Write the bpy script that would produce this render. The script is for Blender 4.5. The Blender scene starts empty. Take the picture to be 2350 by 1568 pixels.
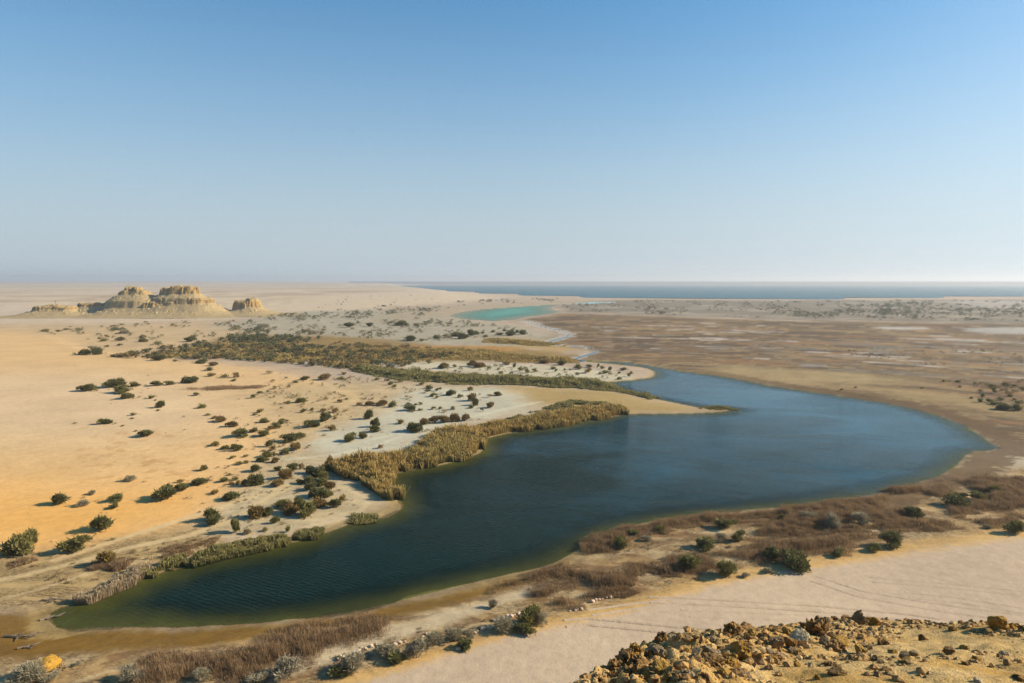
import bpy, bmesh, math, random
import numpy as np
from mathutils import Vector

random.seed(7)
rng = np.random.default_rng(7)
SC = bpy.context.scene
COL = SC.collection
R = math.radians

# ---------------------------------------------------------------- camera, sky, sun, exposure
H = 45.0                                   # eye height above the lake
F = 1566.0                                 # focal length in photo pixels (2349 px wide)
PITCH = math.atan((784 - 645.6) / F)
cam = bpy.data.cameras.new('camera'); cam.lens = 24; cam.sensor_width = 36
cam.clip_start = 0.5; cam.clip_end = 60000
camo = bpy.data.objects.new('camera', cam); COL.objects.link(camo)
camo.location = (0, 0, H); camo.rotation_euler = (math.pi / 2 - PITCH, 0, 0)
SC.camera = camo

SUN_AZ, SUN_EL = R(85), R(27)
W = bpy.data.worlds.new('World'); SC.world = W; W.use_nodes = True
wn = W.node_tree; wn.nodes.clear()
sky = wn.nodes.new('ShaderNodeTexSky'); sky.sky_type = 'NISHITA'; sky.sun_disc = False
sky.sun_elevation = SUN_EL; sky.sun_rotation = SUN_AZ
sky.altitude = 0; sky.air_density = 1.0; sky.dust_density = 1.0; sky.ozone_density = 6.0
bg = wn.nodes.new('ShaderNodeBackground'); bg.inputs['Strength'].default_value = 0.095
wo = wn.nodes.new('ShaderNodeOutputWorld')
def wm(op, a, b=None):
    nd = wn.nodes.new('ShaderNodeMath'); nd.operation = op
    for i, q in enumerate((a, b)):
        if q is None: continue
        if isinstance(q, (int, float)): nd.inputs[i].default_value = q
        else: wn.links.new(q, nd.inputs[i])
    return nd.outputs[0]
# dust low in the sky: pale towards the horizon, brighter on the sun's side
tc = wn.nodes.new('ShaderNodeTexCoord'); sp = wn.nodes.new('ShaderNodeSeparateXYZ'); wn.links.new(tc.outputs['Generated'], sp.inputs[0])
zz = wm('MAXIMUM', sp.outputs[2], 0.0)
ff = wm('EXPONENT', wm('MULTIPLY', wm('POWER', wm('DIVIDE', zz, 0.29), 1.7), -1.0))
dt = wm('MAXIMUM', wm('ADD', wm('MULTIPLY', sp.outputs[0], math.sin(SUN_AZ)), wm('MULTIPLY', sp.outputs[1], math.cos(SUN_AZ))), 0.0)
ff = wm('ADD', ff, wm('MULTIPLY', wm('SUBTRACT', 1.0, ff), wm('MULTIPLY', wm('POWER', dt, 3.0), 0.6)))
gl = wm('ADD', wm('MULTIPLY', wm('POWER', dt, 1.8), 0.55), 0.95)
hc = wn.nodes.new('ShaderNodeMix'); hc.data_type = 'RGBA'; hc.blend_type = 'MULTIPLY'; hc.inputs[0].default_value = 1
hc.inputs[6].default_value = (3.2, 3.82, 4.2, 1)
cc = wn.nodes.new('ShaderNodeCombineXYZ'); [wn.links.new(gl, cc.inputs[i]) for i in range(3)]; wn.links.new(cc.outputs[0], hc.inputs[7])
mx = wn.nodes.new('ShaderNodeMix'); mx.data_type = 'RGBA'
hs = wn.nodes.new('ShaderNodeHueSaturation'); hs.inputs['Hue'].default_value = .487; hs.inputs['Saturation'].default_value = 1.42; hs.inputs['Value'].default_value = .95
wn.links.new(sky.outputs[0], hs.inputs['Color'])
wn.links.new(ff, mx.inputs[0]); wn.links.new(hs.outputs[0], mx.inputs[6]); wn.links.new(hc.outputs[2], mx.inputs[7])
wn.links.new(mx.outputs[2], bg.inputs[0]); wn.links.new(bg.outputs[0], wo.inputs[0])

sl = bpy.data.lights.new('sun', 'SUN'); sl.energy = 5.0; sl.angle = R(0.5); sl.color = (1.0, 0.88, 0.68)
so = bpy.data.objects.new('sun', sl); COL.objects.link(so)
sdir = Vector((math.sin(SUN_AZ) * math.cos(SUN_EL), math.cos(SUN_AZ) * math.cos(SUN_EL), math.sin(SUN_EL)))
so.rotation_euler = sdir.to_track_quat('Z', 'Y').to_euler(); so.location = sdir * 300

SC.view_settings.view_transform = 'Standard'; SC.view_settings.look = 'None'
SC.view_settings.gamma = 1.0; SC.view_settings.use_curve_mapping = False
SC.view_settings.exposure = 0.82
SC.render.engine = 'CYCLES'
SC.cycles.volume_bounces = 0
SC.cycles.use_denoising = True; SC.cycles.denoising_prefilter = 'FAST'

# ---------------------------------------------------------------- small maths helpers
def lin(h):
    h = h.lstrip('#'); out = []
    for i in (0, 2, 4):
        c = int(h[i:i + 2], 16) / 255
        out.append(c / 12.92 if c <= .04045 else ((c + .055) / 1.055) ** 2.4)
    return np.array(out)

TAB = rng.random(65536)
def hsh(ix, iy, iz=0):
    h = (ix.astype(np.int64) * 374761393 + iy.astype(np.int64) * 668265263 + np.int64(1) * iz * 1274126177)
    h = (h ^ (h >> 13)) * 1103515245
    return TAB[(h ^ (h >> 16)) & 65535]
def noise2(x, y, s=0):
    x = np.asarray(x, float); y = np.asarray(y, float)
    ix = np.floor(x); iy = np.floor(y); fx = x - ix; fy = y - iy
    fx = fx * fx * (3 - 2 * fx); fy = fy * fy * (3 - 2 * fy)
    a = hsh(ix, iy, s); b = hsh(ix + 1, iy, s); c = hsh(ix, iy + 1, s); d = hsh(ix + 1, iy + 1, s)
    return (a + (b - a) * fx) * (1 - fy) + (c + (d - c) * fx) * fy
def fbm(x, y, o=4, s=0):
    t = 0; a = .5; n = 0
    for i in range(o):
        t = t + a * noise2(x, y, s + i); n += a; a *= .5; x = x * 2.03 + 17.1; y = y * 2.03 + 5.7
    return t / n
def noise3(p, s=0):
    i = np.floor(p); f = p - i; f = f * f * (3 - 2 * f)
    out = 0
    for dx in (0, 1):
        for dy in (0, 1):
            for dz in (0, 1):
                h = hsh(i[:, 0] + dx, i[:, 1] + dy, (i[:, 2] + dz).astype(np.int64) + s * 57)
                out = out + h * (f[:, 0] if dx else 1 - f[:, 0]) * (f[:, 1] if dy else 1 - f[:, 1]) * (f[:, 2] if dz else 1 - f[:, 2])
    return out
def sstep(a, b, x):
    t = np.clip((x - a) / (b - a), 0, 1); return t * t * (3 - 2 * t)

CT, ST = math.cos(PITCH), math.sin(PITCH)
def ray(X, Y):
    cx = (np.asarray(X, float) - 1174.5) / F; cy = (784 - np.asarray(Y, float)) / F
    return cx, CT + cy * ST, -ST + cy * CT
def flat(X, Y, z=0.0):
    dx, dy, dz = ray(X, Y); dz = np.minimum(dz, -0.0012); t = (H - z) / -dz
    return dx * t, dy * t
def LP(pts, dens=90):
    """pixel polygon -> (azimuth, ln distance) polygon on the ground, long edges subdivided"""
    out = []
    for i, p in enumerate(pts):
        q = pts[(i + 1) % len(pts)]
        n = max(1, int(math.hypot(q[0] - p[0], q[1] - p[1]) / dens))
        for k in range(n):
            out.append((p[0] + (q[0] - p[0]) * k / n, p[1] + (q[1] - p[1]) * k / n))
    a = np.array(out, float); x, y = flat(a[:, 0], a[:, 1])
    return np.stack([np.arctan2(x, y), np.log(np.hypot(x, y))], 1)
def sdf(u, v, P, m=0.25):
    """signed distance, positive inside, -m far outside"""
    u = np.asarray(u, float); v = np.asarray(v, float); sh = u.shape; u = u.ravel(); v = v.ravel()
    res = np.full(u.shape, -m)
    lo = P.min(0) - m; hi = P.max(0) + m
    k = np.where((u > lo[0]) & (u < hi[0]) & (v > lo[1]) & (v < hi[1]))[0]
    if len(k) == 0: return res.reshape(sh)
    x = u[k]; y = v[k]; d = np.full(x.shape, 1e9); ins = np.zeros(x.shape, bool)
    Q = np.roll(P, -1, 0)
    for (ax, ay), (bx, by) in zip(P, Q):
        ex, ey = bx - ax, by - ay; wx = x - ax; wy = y - ay
        t = np.clip((wx * ex + wy * ey) / (ex * ex + ey * ey + 1e-18), 0, 1)
        d = np.minimum(d, (wx - t * ex) ** 2 + (wy - t * ey) ** 2)
        c = (ay > y) != (by > y)
        if ey != 0:
            ins ^= c & (wx < ex * wy / ey)
    d = np.sqrt(d); res[k] = np.where(ins, d, -np.minimum(d, m))
    return res.reshape(sh)
def line_dist(u, v, pts, m=0.1):
    P = LP(pts + [pts[-1]])[:-1] if len(pts) > 1 else LP(pts)
    u = u.ravel(); v = v.ravel(); d = np.full(u.shape, m)
    lo = P.min(0) - m; hi = P.max(0) + m
    k = np.where((u > lo[0]) & (u < hi[0]) & (v > lo[1]) & (v < hi[1]))[0]
    x = u[k]; y = v[k]; dd = np.full(x.shape, m * m)
    for (ax, ay), (bx, by) in zip(P[:-1], P[1:]):
        ex, ey = bx - ax, by - ay; wx = x - ax; wy = y - ay
        t = np.clip((wx * ex + wy * ey) / (ex * ex + ey * ey + 1e-18), 0, 1)
        dd = np.minimum(dd, (wx - t * ex) ** 2 + (wy - t * ey) ** 2)
    d[k] = np.sqrt(dd); return d

# ---------------------------------------------------------------- outlines on the ground (photo pixels, 2349 x 1568)
LAKE = [(115,1425),(112,1408),(135,1395),(190,1382),(250,1355),(330,1325),(420,1300),(520,1275),(620,1255),(700,1238),(760,1218),
 (800,1203),(850,1195),(890,1185),(918,1170),(925,1160),(915,1148),(905,1120),(895,1090),(935,1080),(1000,1070),(1060,1055),(1100,1040),
 (1115,1020),(1118,1005),(1180,992),(1260,982),(1330,970),(1400,957),(1440,951),(1530,950),(1600,949),(1650,946),(1682,941),(1650,938),
 (1600,934),(1550,925),(1500,915),(1460,905),(1420,893),(1390,884),(1375,879),(1400,877),(1450,873),(1490,868),(1505,860),(1500,851),
 (1480,844),(1440,839),(1400,835),(1360,831),(1322,829),(1330,826),(1400,829),(1450,833),(1500,841),(1560,852),(1640,862),(1700,872),
 (1760,885),(1840,897),(1900,905),(1960,914),(2040,927),(2100,940),(2160,957),(2210,977),(2250,1000),(2275,1018),(2288,1028),(2270,1034),
 (2235,1036),(2215,1045),(2205,1060),(2190,1075),(2150,1093),(2080,1115),(2000,1135),(1900,1150),(1800,1163),(1700,1174),(1600,1184),
 (1520,1194),(1440,1208),(1400,1222),(1365,1240),(1330,1262),(1290,1285),(1240,1302),(1180,1316),(1100,1335),(1000,1360),(900,1385),
 (800,1405),(700,1420),(600,1430),(500,1437),(400,1441),(300,1440),(220,1441),(160,1446),(125,1442)]
POND = [(1030,725),(1060,716),(1110,709),(1180,704),(1250,700),(1292,699),(1265,705),(1268,711),(1285,717),(1250,724),(1205,728),(1180,735),
 (1130,738),(1080,735),(1045,731)]
POND2 = [(1300,697.5),(1340,693.5),(1410,692.5),(1430,693.5),(1395,696.5),(1350,698.5)]
FARLAKE = [(860,655.5),(905,659),(950,663),(1000,668),(1080,673),(1150,677),(1250,681),(1350,684),(1450,686),(1600,688),(1800,688.5),(2000,687),
 (2200,684),(2349,682),(2800,680),(3600,676),(3600,656),(2800,655.5),(2349,655),(1900,655),(1500,654.7),(1200,654.5),(980,654.5)]
STREAM_C = [(1205,737,4),(1232,748,5),(1278,758,5),(1303,766,4),(1298,774,3.5),(1262,783,4),(1250,789,3.5),(1300,794,4),(1345,796,4),(1364,800,4.5),(1371,805,4.5),(1360,811,4.5),
 (1342,816,4),(1325,821,4),(1315,826,5),(1328,829,6)]
def ribbon(c):
    a = [(x, y - w * .30) for x, y, w in c]; b = [(x + w * .9, y + w * .30) for x, y, w in c]
    return a + b[::-1]
STREAM = ribbon(STREAM_C)
DUNE = [(-900,770),(0,760),(150,775),(220,805),(420,832),(620,850),(740,878),(840,915),(740,985),(640,1040),(600,1075),(560,1110),
 (480,1165),(430,1200),(300,1240),(150,1270),(-50,1290),(-900,1400)]
FOOT = [(700,1605),(800,1568),(900,1535),(1080,1480),(1160,1455),(1300,1425),(1420,1400),(1500,1375),(1620,1340),(1700,1325),(1850,1300),
 (2000,1275),(2150,1250),(2349,1225),(2700,1190)]

pLAKE, pPOND, pPOND2, pFAR, pSTREAM, pDUNE = LP(LAKE), LP(POND), LP(POND2), LP(FARLAKE, 150), LP(STREAM), LP(DUNE, 200)
foot = LP(FOOT + [FOOT[-1]])[:len(FOOT)] if False else None
fx, fy = flat(np.array([p[0] for p in FOOT]), np.array([p[1] for p in FOOT]))
foot = np.stack([np.arctan2(fx, fy), np.log(np.hypot(fx, fy))], 1)
pND = np.concatenate([foot, [[R(75), math.log(190)], [R(110), math.log(190)], [R(180), math.log(120)], [R(180), 1.0], [0, .5], [R(-180), 1.0], [R(-180), math.log(90)], [R(-110), math.log(70)], [R(-60), math.log(64)], [R(-30), math.log(68)]]])
AZ = lambda X: math.atan2((X - 1174.5) / F, 1.0)

def terrain(x, y):
    x = np.asarray(x, float); y = np.asarray(y, float)
    r = np.maximum(np.hypot(x, y), 1e-3); u = np.arctan2(x, y); v = np.log(r)
    z = 0.55 + .35 * (fbm(x / 55, y / 55, 3, 3) - .5) + .22 * (fbm(x / 9, y / 9, 3, 9) - .5)
    # far desert rising on the left, escarpment beyond the big lake on the right
    L = sstep(AZ(960), AZ(560), u)
    z = z + L * (16 * sstep(1250, 2300, r) + 9 * sstep(2300, 2750, r) + 62 * sstep(2900, 6500, r))
    z = z + L * sstep(1000, 1600, r) * 13 * (fbm(u * 14, v * 17, 4, 21) - .5)
    z = z + sstep(AZ(640), AZ(850), u) * (1 - sstep(AZ(900), AZ(1150), u)) * 9 * sstep(1100, 1900, r)
    z = z + (1 - L) * sstep(8300, 11500, r) * (86 + 26 * fbm(u * 9, v * 3, 3, 31))
    # sand dune field on the left
    sd = sdf(u, v, pDUNE) * r
    m = sstep(0, 17, sd)
    und = fbm(x / 38 + .01 * y, y / 30, 3, 41)
    z = z + m * (1.6 + 3.2 * und * sstep(0, 60, sd)) * (1 - sstep(420, 800, r))
    # near dune climbing towards the viewer
    sn = sdf(u, v, pND, .3) * r
    z = z + np.where(sn > 0, 0.27 * sn * sstep(0, 9, sn) + .5 * sstep(0, 6, sn), 0) + .9 * sstep(-16, 0, sn)
    z = z + sstep(0, 10, sn) * .5 * (fbm(x / 14, y / 8, 2, 51) - .5)
    # waters cut into the plain
    for P, slope, deep in ((pLAKE, .13, 3.2), (pPOND, .02, 1.2), (pPOND2, .02, 1), (pFAR, .01, 3), (pSTREAM, .1, .3)):
        s = sdf(u, v, P) * r
        if P is pLAKE:
            s = s + (2.0 * (fbm(x / 5, y / 5, 3, 61) - .5) + 3.2 * (fbm(x / 19, y / 19, 3, 62) - .5)) * sstep(-12, 0, s) * (1 - sstep(0, 8, s))
        sl_ = slope * (.35 + .65 * np.maximum(sstep(AZ(150), AZ(480), u), sstep(120, 150, r))) if P is pLAKE else slope
        z = np.where(s > 0, -np.minimum(s * sl_, deep) - .02, np.minimum(z, .03 + -s * (.045 if P is pLAKE else .012)) if P is not pFAR else z)
    return z

def hit(X, Y, fn=None, z0=0.0, it=14):
    """where the ray through a photo pixel meets the ground"""
    fn = fn or terrain
    dx, dy, dz = ray(X, Y); dz = np.minimum(dz, -.0015)
    t = (H - z0) / -dz
    for i in range(it):
        t2 = (H - fn(dx * t, dy * t)) / -dz
        t = t + (t2 - t) * .7
    return dx * t, dy * t, H + dz * t

# ---------------------------------------------------------------- object helpers
def link(name, me, parent=None):
    o = bpy.data.objects.new(name, me); COL.objects.link(o)
    if parent is not None: o.parent = parent
    return o
def tag(o, label=None, cat=None, group=None, kind=None):
    if label: o['label'] = label
    if cat: o['category'] = cat
    if group: o['group'] = group
    if kind: o['kind'] = kind
    return o
def mesh_np(name, V, faces, mat=None, smooth=False):
    """faces: int array (n,3) or (n,4)"""
    me = bpy.data.meshes.new(name); V = np.asarray(V, np.float32); faces = np.asarray(faces, np.int32)
    k = faces.shape[1]; n = len(faces)
    me.vertices.add(len(V)); me.vertices.foreach_set('co', V.ravel())
    me.loops.add(n * k); me.loops.foreach_set('vertex_index', faces.ravel())
    me.polygons.add(n); me.polygons.foreach_set('loop_start', np.arange(0, n * k, k, dtype=np.int32))
    me.polygons.foreach_set('use_smooth', np.full(n, smooth))
    me.update(calc_edges=True)
    if mat: me.materials.append(mat)
    return me
def fattr(me, name, a):
    at = me.attributes.new(name, 'FLOAT', 'POINT'); at.data.foreach_set('value', np.asarray(a, np.float32).ravel())
def cattr(me, name, rgb):
    at = me.attributes.new(name, 'FLOAT_COLOR', 'POINT')
    c = np.ones((len(rgb), 4), np.float32); c[:, :3] = rgb; at.data.foreach_set('color', c.ravel())

# ---------------------------------------------------------------- materials
class NT:
    def __init__(s, name):
        s.m = bpy.data.materials.new(name); s.m.use_nodes = True; s.t = s.m.node_tree; s.t.nodes.clear()
        s.out = s.n('OutputMaterial'); s.b = s.n('BsdfPrincipled'); s.l(s.b.outputs[0], s.out.inputs[0])
    def n(s, k, **kw):
        nd = s.t.nodes.new('ShaderNode' + k)
        for a, v in kw.items(): setattr(nd, a, v)
        return nd
    def l(s, a, b): s.t.links.new(a, b)
    def set(s, **kw):
        for k, v in kw.items(): s.b.inputs[k.replace('_', ' ')].default_value = v
    def noise(s, scale, detail=4, rough=.55, vec=None, dist=0):
        nd = s.n('TexNoise'); nd.inputs['Scale'].default_value = scale; nd.inputs['Detail'].default_value = detail
        nd.inputs['Roughness'].default_value = rough; nd.inputs['Distortion'].default_value = dist
        if vec is not None: s.l(vec, nd.inputs['Vector'])
        return nd.outputs['Fac']
    def math(s, op, a, b=None, c=None, clamp=False):
        nd = s.n('Math', operation=op); nd.use_clamp = clamp
        for i, q in enumerate((a, b, c)):
            if q is None: continue
            if isinstance(q, (int, float)): nd.inputs[i].default_value = q
            else: s.l(q, nd.inputs[i])
        return nd.outputs[0]
    def map(s, v, a, b, c, d):
        nd = s.n('MapRange'); s.l(v, nd.inputs[0])
        for i, q in enumerate((a, b, c, d)): nd.inputs[i + 1].default_value = q
        return nd.outputs[0]
    def mix(s, f, a, b, mode='MIX'):
        nd = s.n('Mix', data_type='RGBA', blend_type=mode)
        if isinstance(f, (int, float)): nd.inputs[0].default_value = f
        else: s.l(f, nd.inputs[0])
        for i, q in ((6, a), (7, b)):
            if hasattr(q, 'is_linked') or hasattr(q, 'links'): s.l(q, nd.inputs[i])
            else: nd.inputs[i].default_value = (*q, 1)
        return nd.outputs[2]
    def bump(s, h, strength, dist, prev=None):
        nd = s.n('Bump'); nd.inputs['Strength'].default_value = strength; nd.inputs['Distance'].default_value = dist
        s.l(h, nd.inputs['Height'])
        if prev is not None: s.l(prev, nd.inputs['Normal'])
        return nd.outputs[0]
    def attr(s, name):
        nd = s.n('Attribute'); nd.attribute_name = name; return nd
    def pos(s): return s.n('NewGeometry').outputs['Position']
    def scl(s, v, k):
        nd = s.n('Mapping'); nd.inputs['Scale'].default_value = k; s.l(v, nd.inputs[0]); return nd.outputs[0]

def ground_material():
    t = NT('ground_sand'); p = t.pos()
    c = t.attr('base').outputs['Color']; lit = t.attr('litter').outputs['Fac']
    n1 = t.noise(.035, 6, .6, p); n2 = t.noise(.6, 5, .65, p); n3 = t.noise(6.0, 3, .6, p)
    k = t.math('ADD', t.map(n1, .25, .75, -.13, .13), t.map(n2, .3, .7, -.09, .09))
    k = t.math('ADD', k, t.map(n3, .3, .7, -.06, .06))
    k = t.math('ADD', k, 1.0)
    gray = t.n('CombineColor'); [t.l(k, gray.inputs[i]) for i in range(3)]
    c2 = t.mix(1.0, c, gray.outputs[0], 'MULTIPLY')
    # twigs, dung and leaf litter lying in drifts
    drift = t.noise(.11, 5, .7, t.scl(p, (1, 1.7, 1)), 1.2)
    grain = t.noise(2.6, 5, .8, t.scl(p, (.55, 1.5, 1)))
    lm = t.math('MULTIPLY', t.map(grain, .45, .58, 0, 1), t.map(drift, .38, .58, 0, 1))
    lm = t.math('MULTIPLY', lm, lit, clamp=True)
    c3 = t.mix(lm, c2, tuple(lin('#57422c')))
    t.l(c3, t.b.inputs['Base Color']); t.set(Roughness=.95); t.b.inputs['Specular IOR Level'].default_value = .15
    rip = t.noise(1.3, 3, .5, t.scl(p, (.55, 1.6, 1)), .6)
    nb = t.bump(n2, .22, .5); nb = t.bump(rip, .2, .22, nb); nb = t.bump(n3, .3, .08, nb); nb = t.bump(lm, .5, .25, nb)
    t.l(nb, t.b.inputs['Normal'])
    return t.m
def water_material(name, body, shallow=True, rough=.12, wl=.8, strength=.5, spec=.07, sky_body=None):
    t = NT(name); p = t.pos()
    big = t.noise(.018, 3, .6, t.scl(p, (1, 1.6, 1)), .8)
    wv = t.n('TexWave', wave_type='BANDS', bands_direction='X', wave_profile='SIN')
    mp = t.n('Mapping'); mp.inputs['Rotation'].default_value = (0, 0, R(-62)); t.l(p, mp.inputs[0])
    t.l(mp.outputs[0], wv.inputs['Vector'])
    wv.inputs['Scale'].default_value = .31 / wl; wv.inputs['Distortion'].default_value = 4.0
    wv.inputs['Detail'].default_value = 3; wv.inputs['Detail Scale'].default_value = .9
    n = t.noise(1.7 / wl, 3, .55, t.scl(mp.outputs[0], (1.4, .45, 1)))
    gust = t.map(big, .35, .6, .25, 1.3)
    h = t.math('MULTIPLY', t.math('ADD', t.math('MULTIPLY', wv.outputs['Fac'], .28), n), gust)
    nb = t.bump(h, strength, .22)
    t.l(nb, t.b.inputs['Normal'])
    t.b.inputs['Base Color'].default_value = (*body, 1); t.set(Roughness=rough, IOR=1.33); t.b.inputs['Specular IOR Level'].default_value = spec
    if sky_body:  # bluer far and right: water tint with painted sky reflection and wind patches
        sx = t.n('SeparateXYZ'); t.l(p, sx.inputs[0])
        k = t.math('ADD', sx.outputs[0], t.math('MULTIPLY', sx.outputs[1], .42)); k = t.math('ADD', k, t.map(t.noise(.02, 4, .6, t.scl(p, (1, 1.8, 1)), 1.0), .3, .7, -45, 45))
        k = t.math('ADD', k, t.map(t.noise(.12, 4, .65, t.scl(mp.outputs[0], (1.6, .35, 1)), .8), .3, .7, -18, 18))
        t.l(t.mix(t.map(k, 75, 230, 0, 1), body, sky_body), t.b.inputs['Base Color'])
    if shallow:
        d = t.attr('depth').outputs['Fac']
        wob = t.math('MULTIPLY', d, t.map(t.noise(.25, 4, .6, p), .3, .7, .75, 1.25))
        a = t.map(wob, 0.0, 1.15, .25, 1.0); t.l(a, t.b.inputs['Alpha'])
    return t.m
def leaf_material(name, c1, c2, c3):
    t = NT(name); a = t.attr('rnd').outputs['Fac']; oi = t.n('ObjectInfo').outputs['Random']
    c = t.mix(a, c1, c2); c = t.mix(t.math('MULTIPLY', oi, .6), c, c3)
    t.l(c, t.b.inputs['Base Color']); t.set(Roughness=.8); t.b.inputs['Specular IOR Level'].default_value = .2
    tr = t.n('BsdfTranslucent'); t.l(c, tr.inputs[0])
    mx = t.n('MixShader'); mx.inputs[0].default_value = .22
    t.l(t.b.outputs[0], mx.inputs[1]); t.l(tr.outputs[0], mx.inputs[2]); t.l(mx.outputs[0], t.out.inputs[0])
    return t.m
def rock_material(name, c1, c2, c3, scale=1.0, spread=1.0):
    t = NT(name); tc = t.n('TexCoord').outputs['Object']; oi = t.n('ObjectInfo').outputs['Random']
    off = t.n('VectorMath', operation='ADD'); t.l(tc, off.inputs[0])
    cb = t.n('CombineXYZ'); [t.l(t.math('MULTIPLY', oi, 37.0), cb.inputs[i]) for i in range(3)]; t.l(cb.outputs[0], off.inputs[1])
    p = off.outputs[0]
    n1 = t.noise(1.6 * scale, 5, .65, p, .5); n2 = t.noise(7 * scale, 5, .7, p); n3 = t.noise(22 * scale, 3, .6, p)
    c = t.mix(t.map(n1, .36, .64, 0, 1), c1, c2); c = t.mix(t.map(n2, .5, .7, 0, .8), c, c3)
    t.l(c, t.b.inputs['Base Color']); t.set(Roughness=.93); t.b.inputs['Specular IOR Level'].default_value = .2
    vo = t.n('TexVoronoi'); vo.inputs['Scale'].default_value = 6 * scale; t.l(p, vo.inputs['Vector'])
    nb = t.bump(vo.outputs['Distance'], .6, .10); nb = t.bump(n2, .7, .12, nb); nb = t.bump(n3, .5, .04, nb)
    t.l(nb, t.b.inputs['Normal'])
    return t.m
def plain_material(name, c, rough=.9):
    t = NT(name); p = t.n('TexCoord').outputs['Object']
    n = t.noise(4, 4, .6, p); cc = t.mix(t.map(n, .3, .7, 0, 1), tuple(np.array(c) * .8), tuple(np.array(c) * 1.15))
    t.l(cc, t.b.inputs['Base Color']); t.set(Roughness=rough); return t.m

GROUND = ground_material()

# ---------------------------------------------------------------- the ground sheet
def polar_grid(rs, az):
    A, RR = np.meshgrid(az, rs); return RR * np.sin(A), RR * np.cos(A), A
def grid_faces(nr, nc, closed):
    i = np.arange(nr - 1)[:, None]; j = np.arange(nc if closed else nc - 1)[None, :]
    a = i * nc + j; b = i * nc + (j + 1) % nc
    return np.stack([a, b, b + nc, a + nc], -1).reshape(-1, 4)

az = np.concatenate([np.arange(-180, -70, 6.0), np.arange(-70, -38.6, .8), np.arange(-38.6, 38.6, .122), np.arange(38.6, 70, .8), np.arange(70, 180, 6.0)])
az = np.radians(az)
tn = np.concatenate([np.arange(2.4, .66, -.03), np.arange(.66, .0149, -.0015)])
rs = np.concatenate([H / tn, np.geomspace(3050, 15000, 70)])
GX, GY, GA = polar_grid(rs, az); NR, NC = GX.shape
gx, gy = GX.ravel(), GY.ravel()
gr = np.hypot(gx, gy); gu = np.arctan2(gx, gy); gv = np.log(gr)
gz = terrain(gx, gy)

warp = fbm(gu * 30, gv * 30, 4, 71) - .5
warp2 = fbm(gu * 110, gv * 110, 3, 81) - .5
base = np.tile(lin('#a5917a'), (len(gx), 1)); litter = np.full(len(gx), .25)
def paint(poly, col, soft=.03, amt=1.0, wob=.05, wob2=.012, lit=None, P=None):
    P = LP(poly, 120) if P is None else P
    s = sdf(gu, gv, P) + warp * wob + warp2 * wob2
    m = sstep(-soft, soft, s) * amt
    c = lin(col) if isinstance(col, str) else col
    base[:] = base * (1 - m[:, None]) + c * m[:, None]
    if lit is not None: litter[:] = litter * (1 - m) + lit * m
    return m
def streaks(poly, col, fu, fv, lo, hi, amt, seed, soft=.05):
    P = LP(poly, 150); s = sdf(gu, gv, P); m = sstep(-soft, soft, s)
    m = m * sstep(lo, hi, fbm(gu * fu, gv * fv, 4, seed)) * amt
    base[:] = base * (1 - m[:, None]) + lin(col) * m[:, None]

FULL_LEFT = [(-1200,650),(700,652),(1000,672),(1180,690),(1050,706),(700,745),(300,790),(0,1000),(-1200,1400)]
# far desert, then the pale and the orange sand of the dunes
paint([(-1500,647),(900,650),(1180,685),(900,708),(600,722),(300,745),(-1500,760)], '#b8a487', .04, lit=.12)
streaks([(-1500,647),(900,650),(1000,668),(500,700),(-1500,710)], '#94795a', 10, 45, .5, .64, .6, 91)
paint([(-1500,690),(380,705),(640,720),(500,735),(200,742),(-1500,760)], '#b3a089', .05, lit=.02)
paint([(-1500,745),(250,745),(500,740),(640,760),(700,800),(500,820),(-1500,900)], '#b39870', .14, lit=.15)
paint(DUNE, '#c6a270', .05, lit=.10)
paint([(-1500,850),(300,860),(520,900),(560,960),(400,1010),(-1500,1060)], '#c2a680', .14, lit=.03)
paint([(-1500,1100),(200,1090),(540,1040),(640,1020),(560,1100),(470,1170),(420,1210),(300,1245),(150,1280),(-1500,1420)], '#cda671', .15, lit=.04)
paint([(-1500,1120),(60,1120),(300,1130),(470,1130),(440,1200),(300,1238),(150,1272),(-1500,1420)], '#d09d55', .13, lit=.02)
streaks([(180,980),(460,1000),(440,1110),(200,1120)], '#a67a44', 70, 60, .56, .7, .5, 95)
# salt flats
SALT = '#b0a890'
paint([(480,748),(700,716),(1000,714),(1040,735),(1200,752),(1290,775),(1230,795),(1100,800),(900,792),(760,775),(620,770)], '#9f967e', .03, .85, lit=.5)
paint([(900,705),(1040,703),(1290,690),(1500,688),(1480,694),(1280,703),(1030,728),(860,740)], '#a08f72', .03, .7, lit=.5)
paint([(860,815),(1000,830),(1200,838),(1400,850),(1450,868),(1390,880),(1200,870),(1000,852),(850,838)], '#b3a88c', .02, lit=.15)
paint([(560,905),(760,880),(960,880),(1150,890),(1400,900),(1330,925),(1240,945),(1100,968),(990,1003),(940,1040),(780,1062),(690,1058),(630,1035),(640,990)], '#b39b72', .06, .8, lit=.3)
paint([(940,890),(1120,895),(1240,915),(1220,945),(1100,968),(990,1003),(940,1035),(790,1058),(690,1045),(740,1000),(880,950)], SALT, .03, lit=.1)
paint([(640,1030),(760,1055),(790,1085),(900,1140),(925,1163),(800,1200),(640,1238),(470,1240),(450,1215),(540,1150),(600,1085)], '#b3a07c', .04, lit=.35)
paint([(1180,890),(1400,900),(1500,920),(1660,941),(1560,949),(1430,950),(1320,935),(1220,930)], '#9c8353', .03, lit=.15)
paint([(800,1190),(850,1165),(905,1150),(928,1163),(890,1188),(810,1202)], '#94805c', .015)
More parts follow.
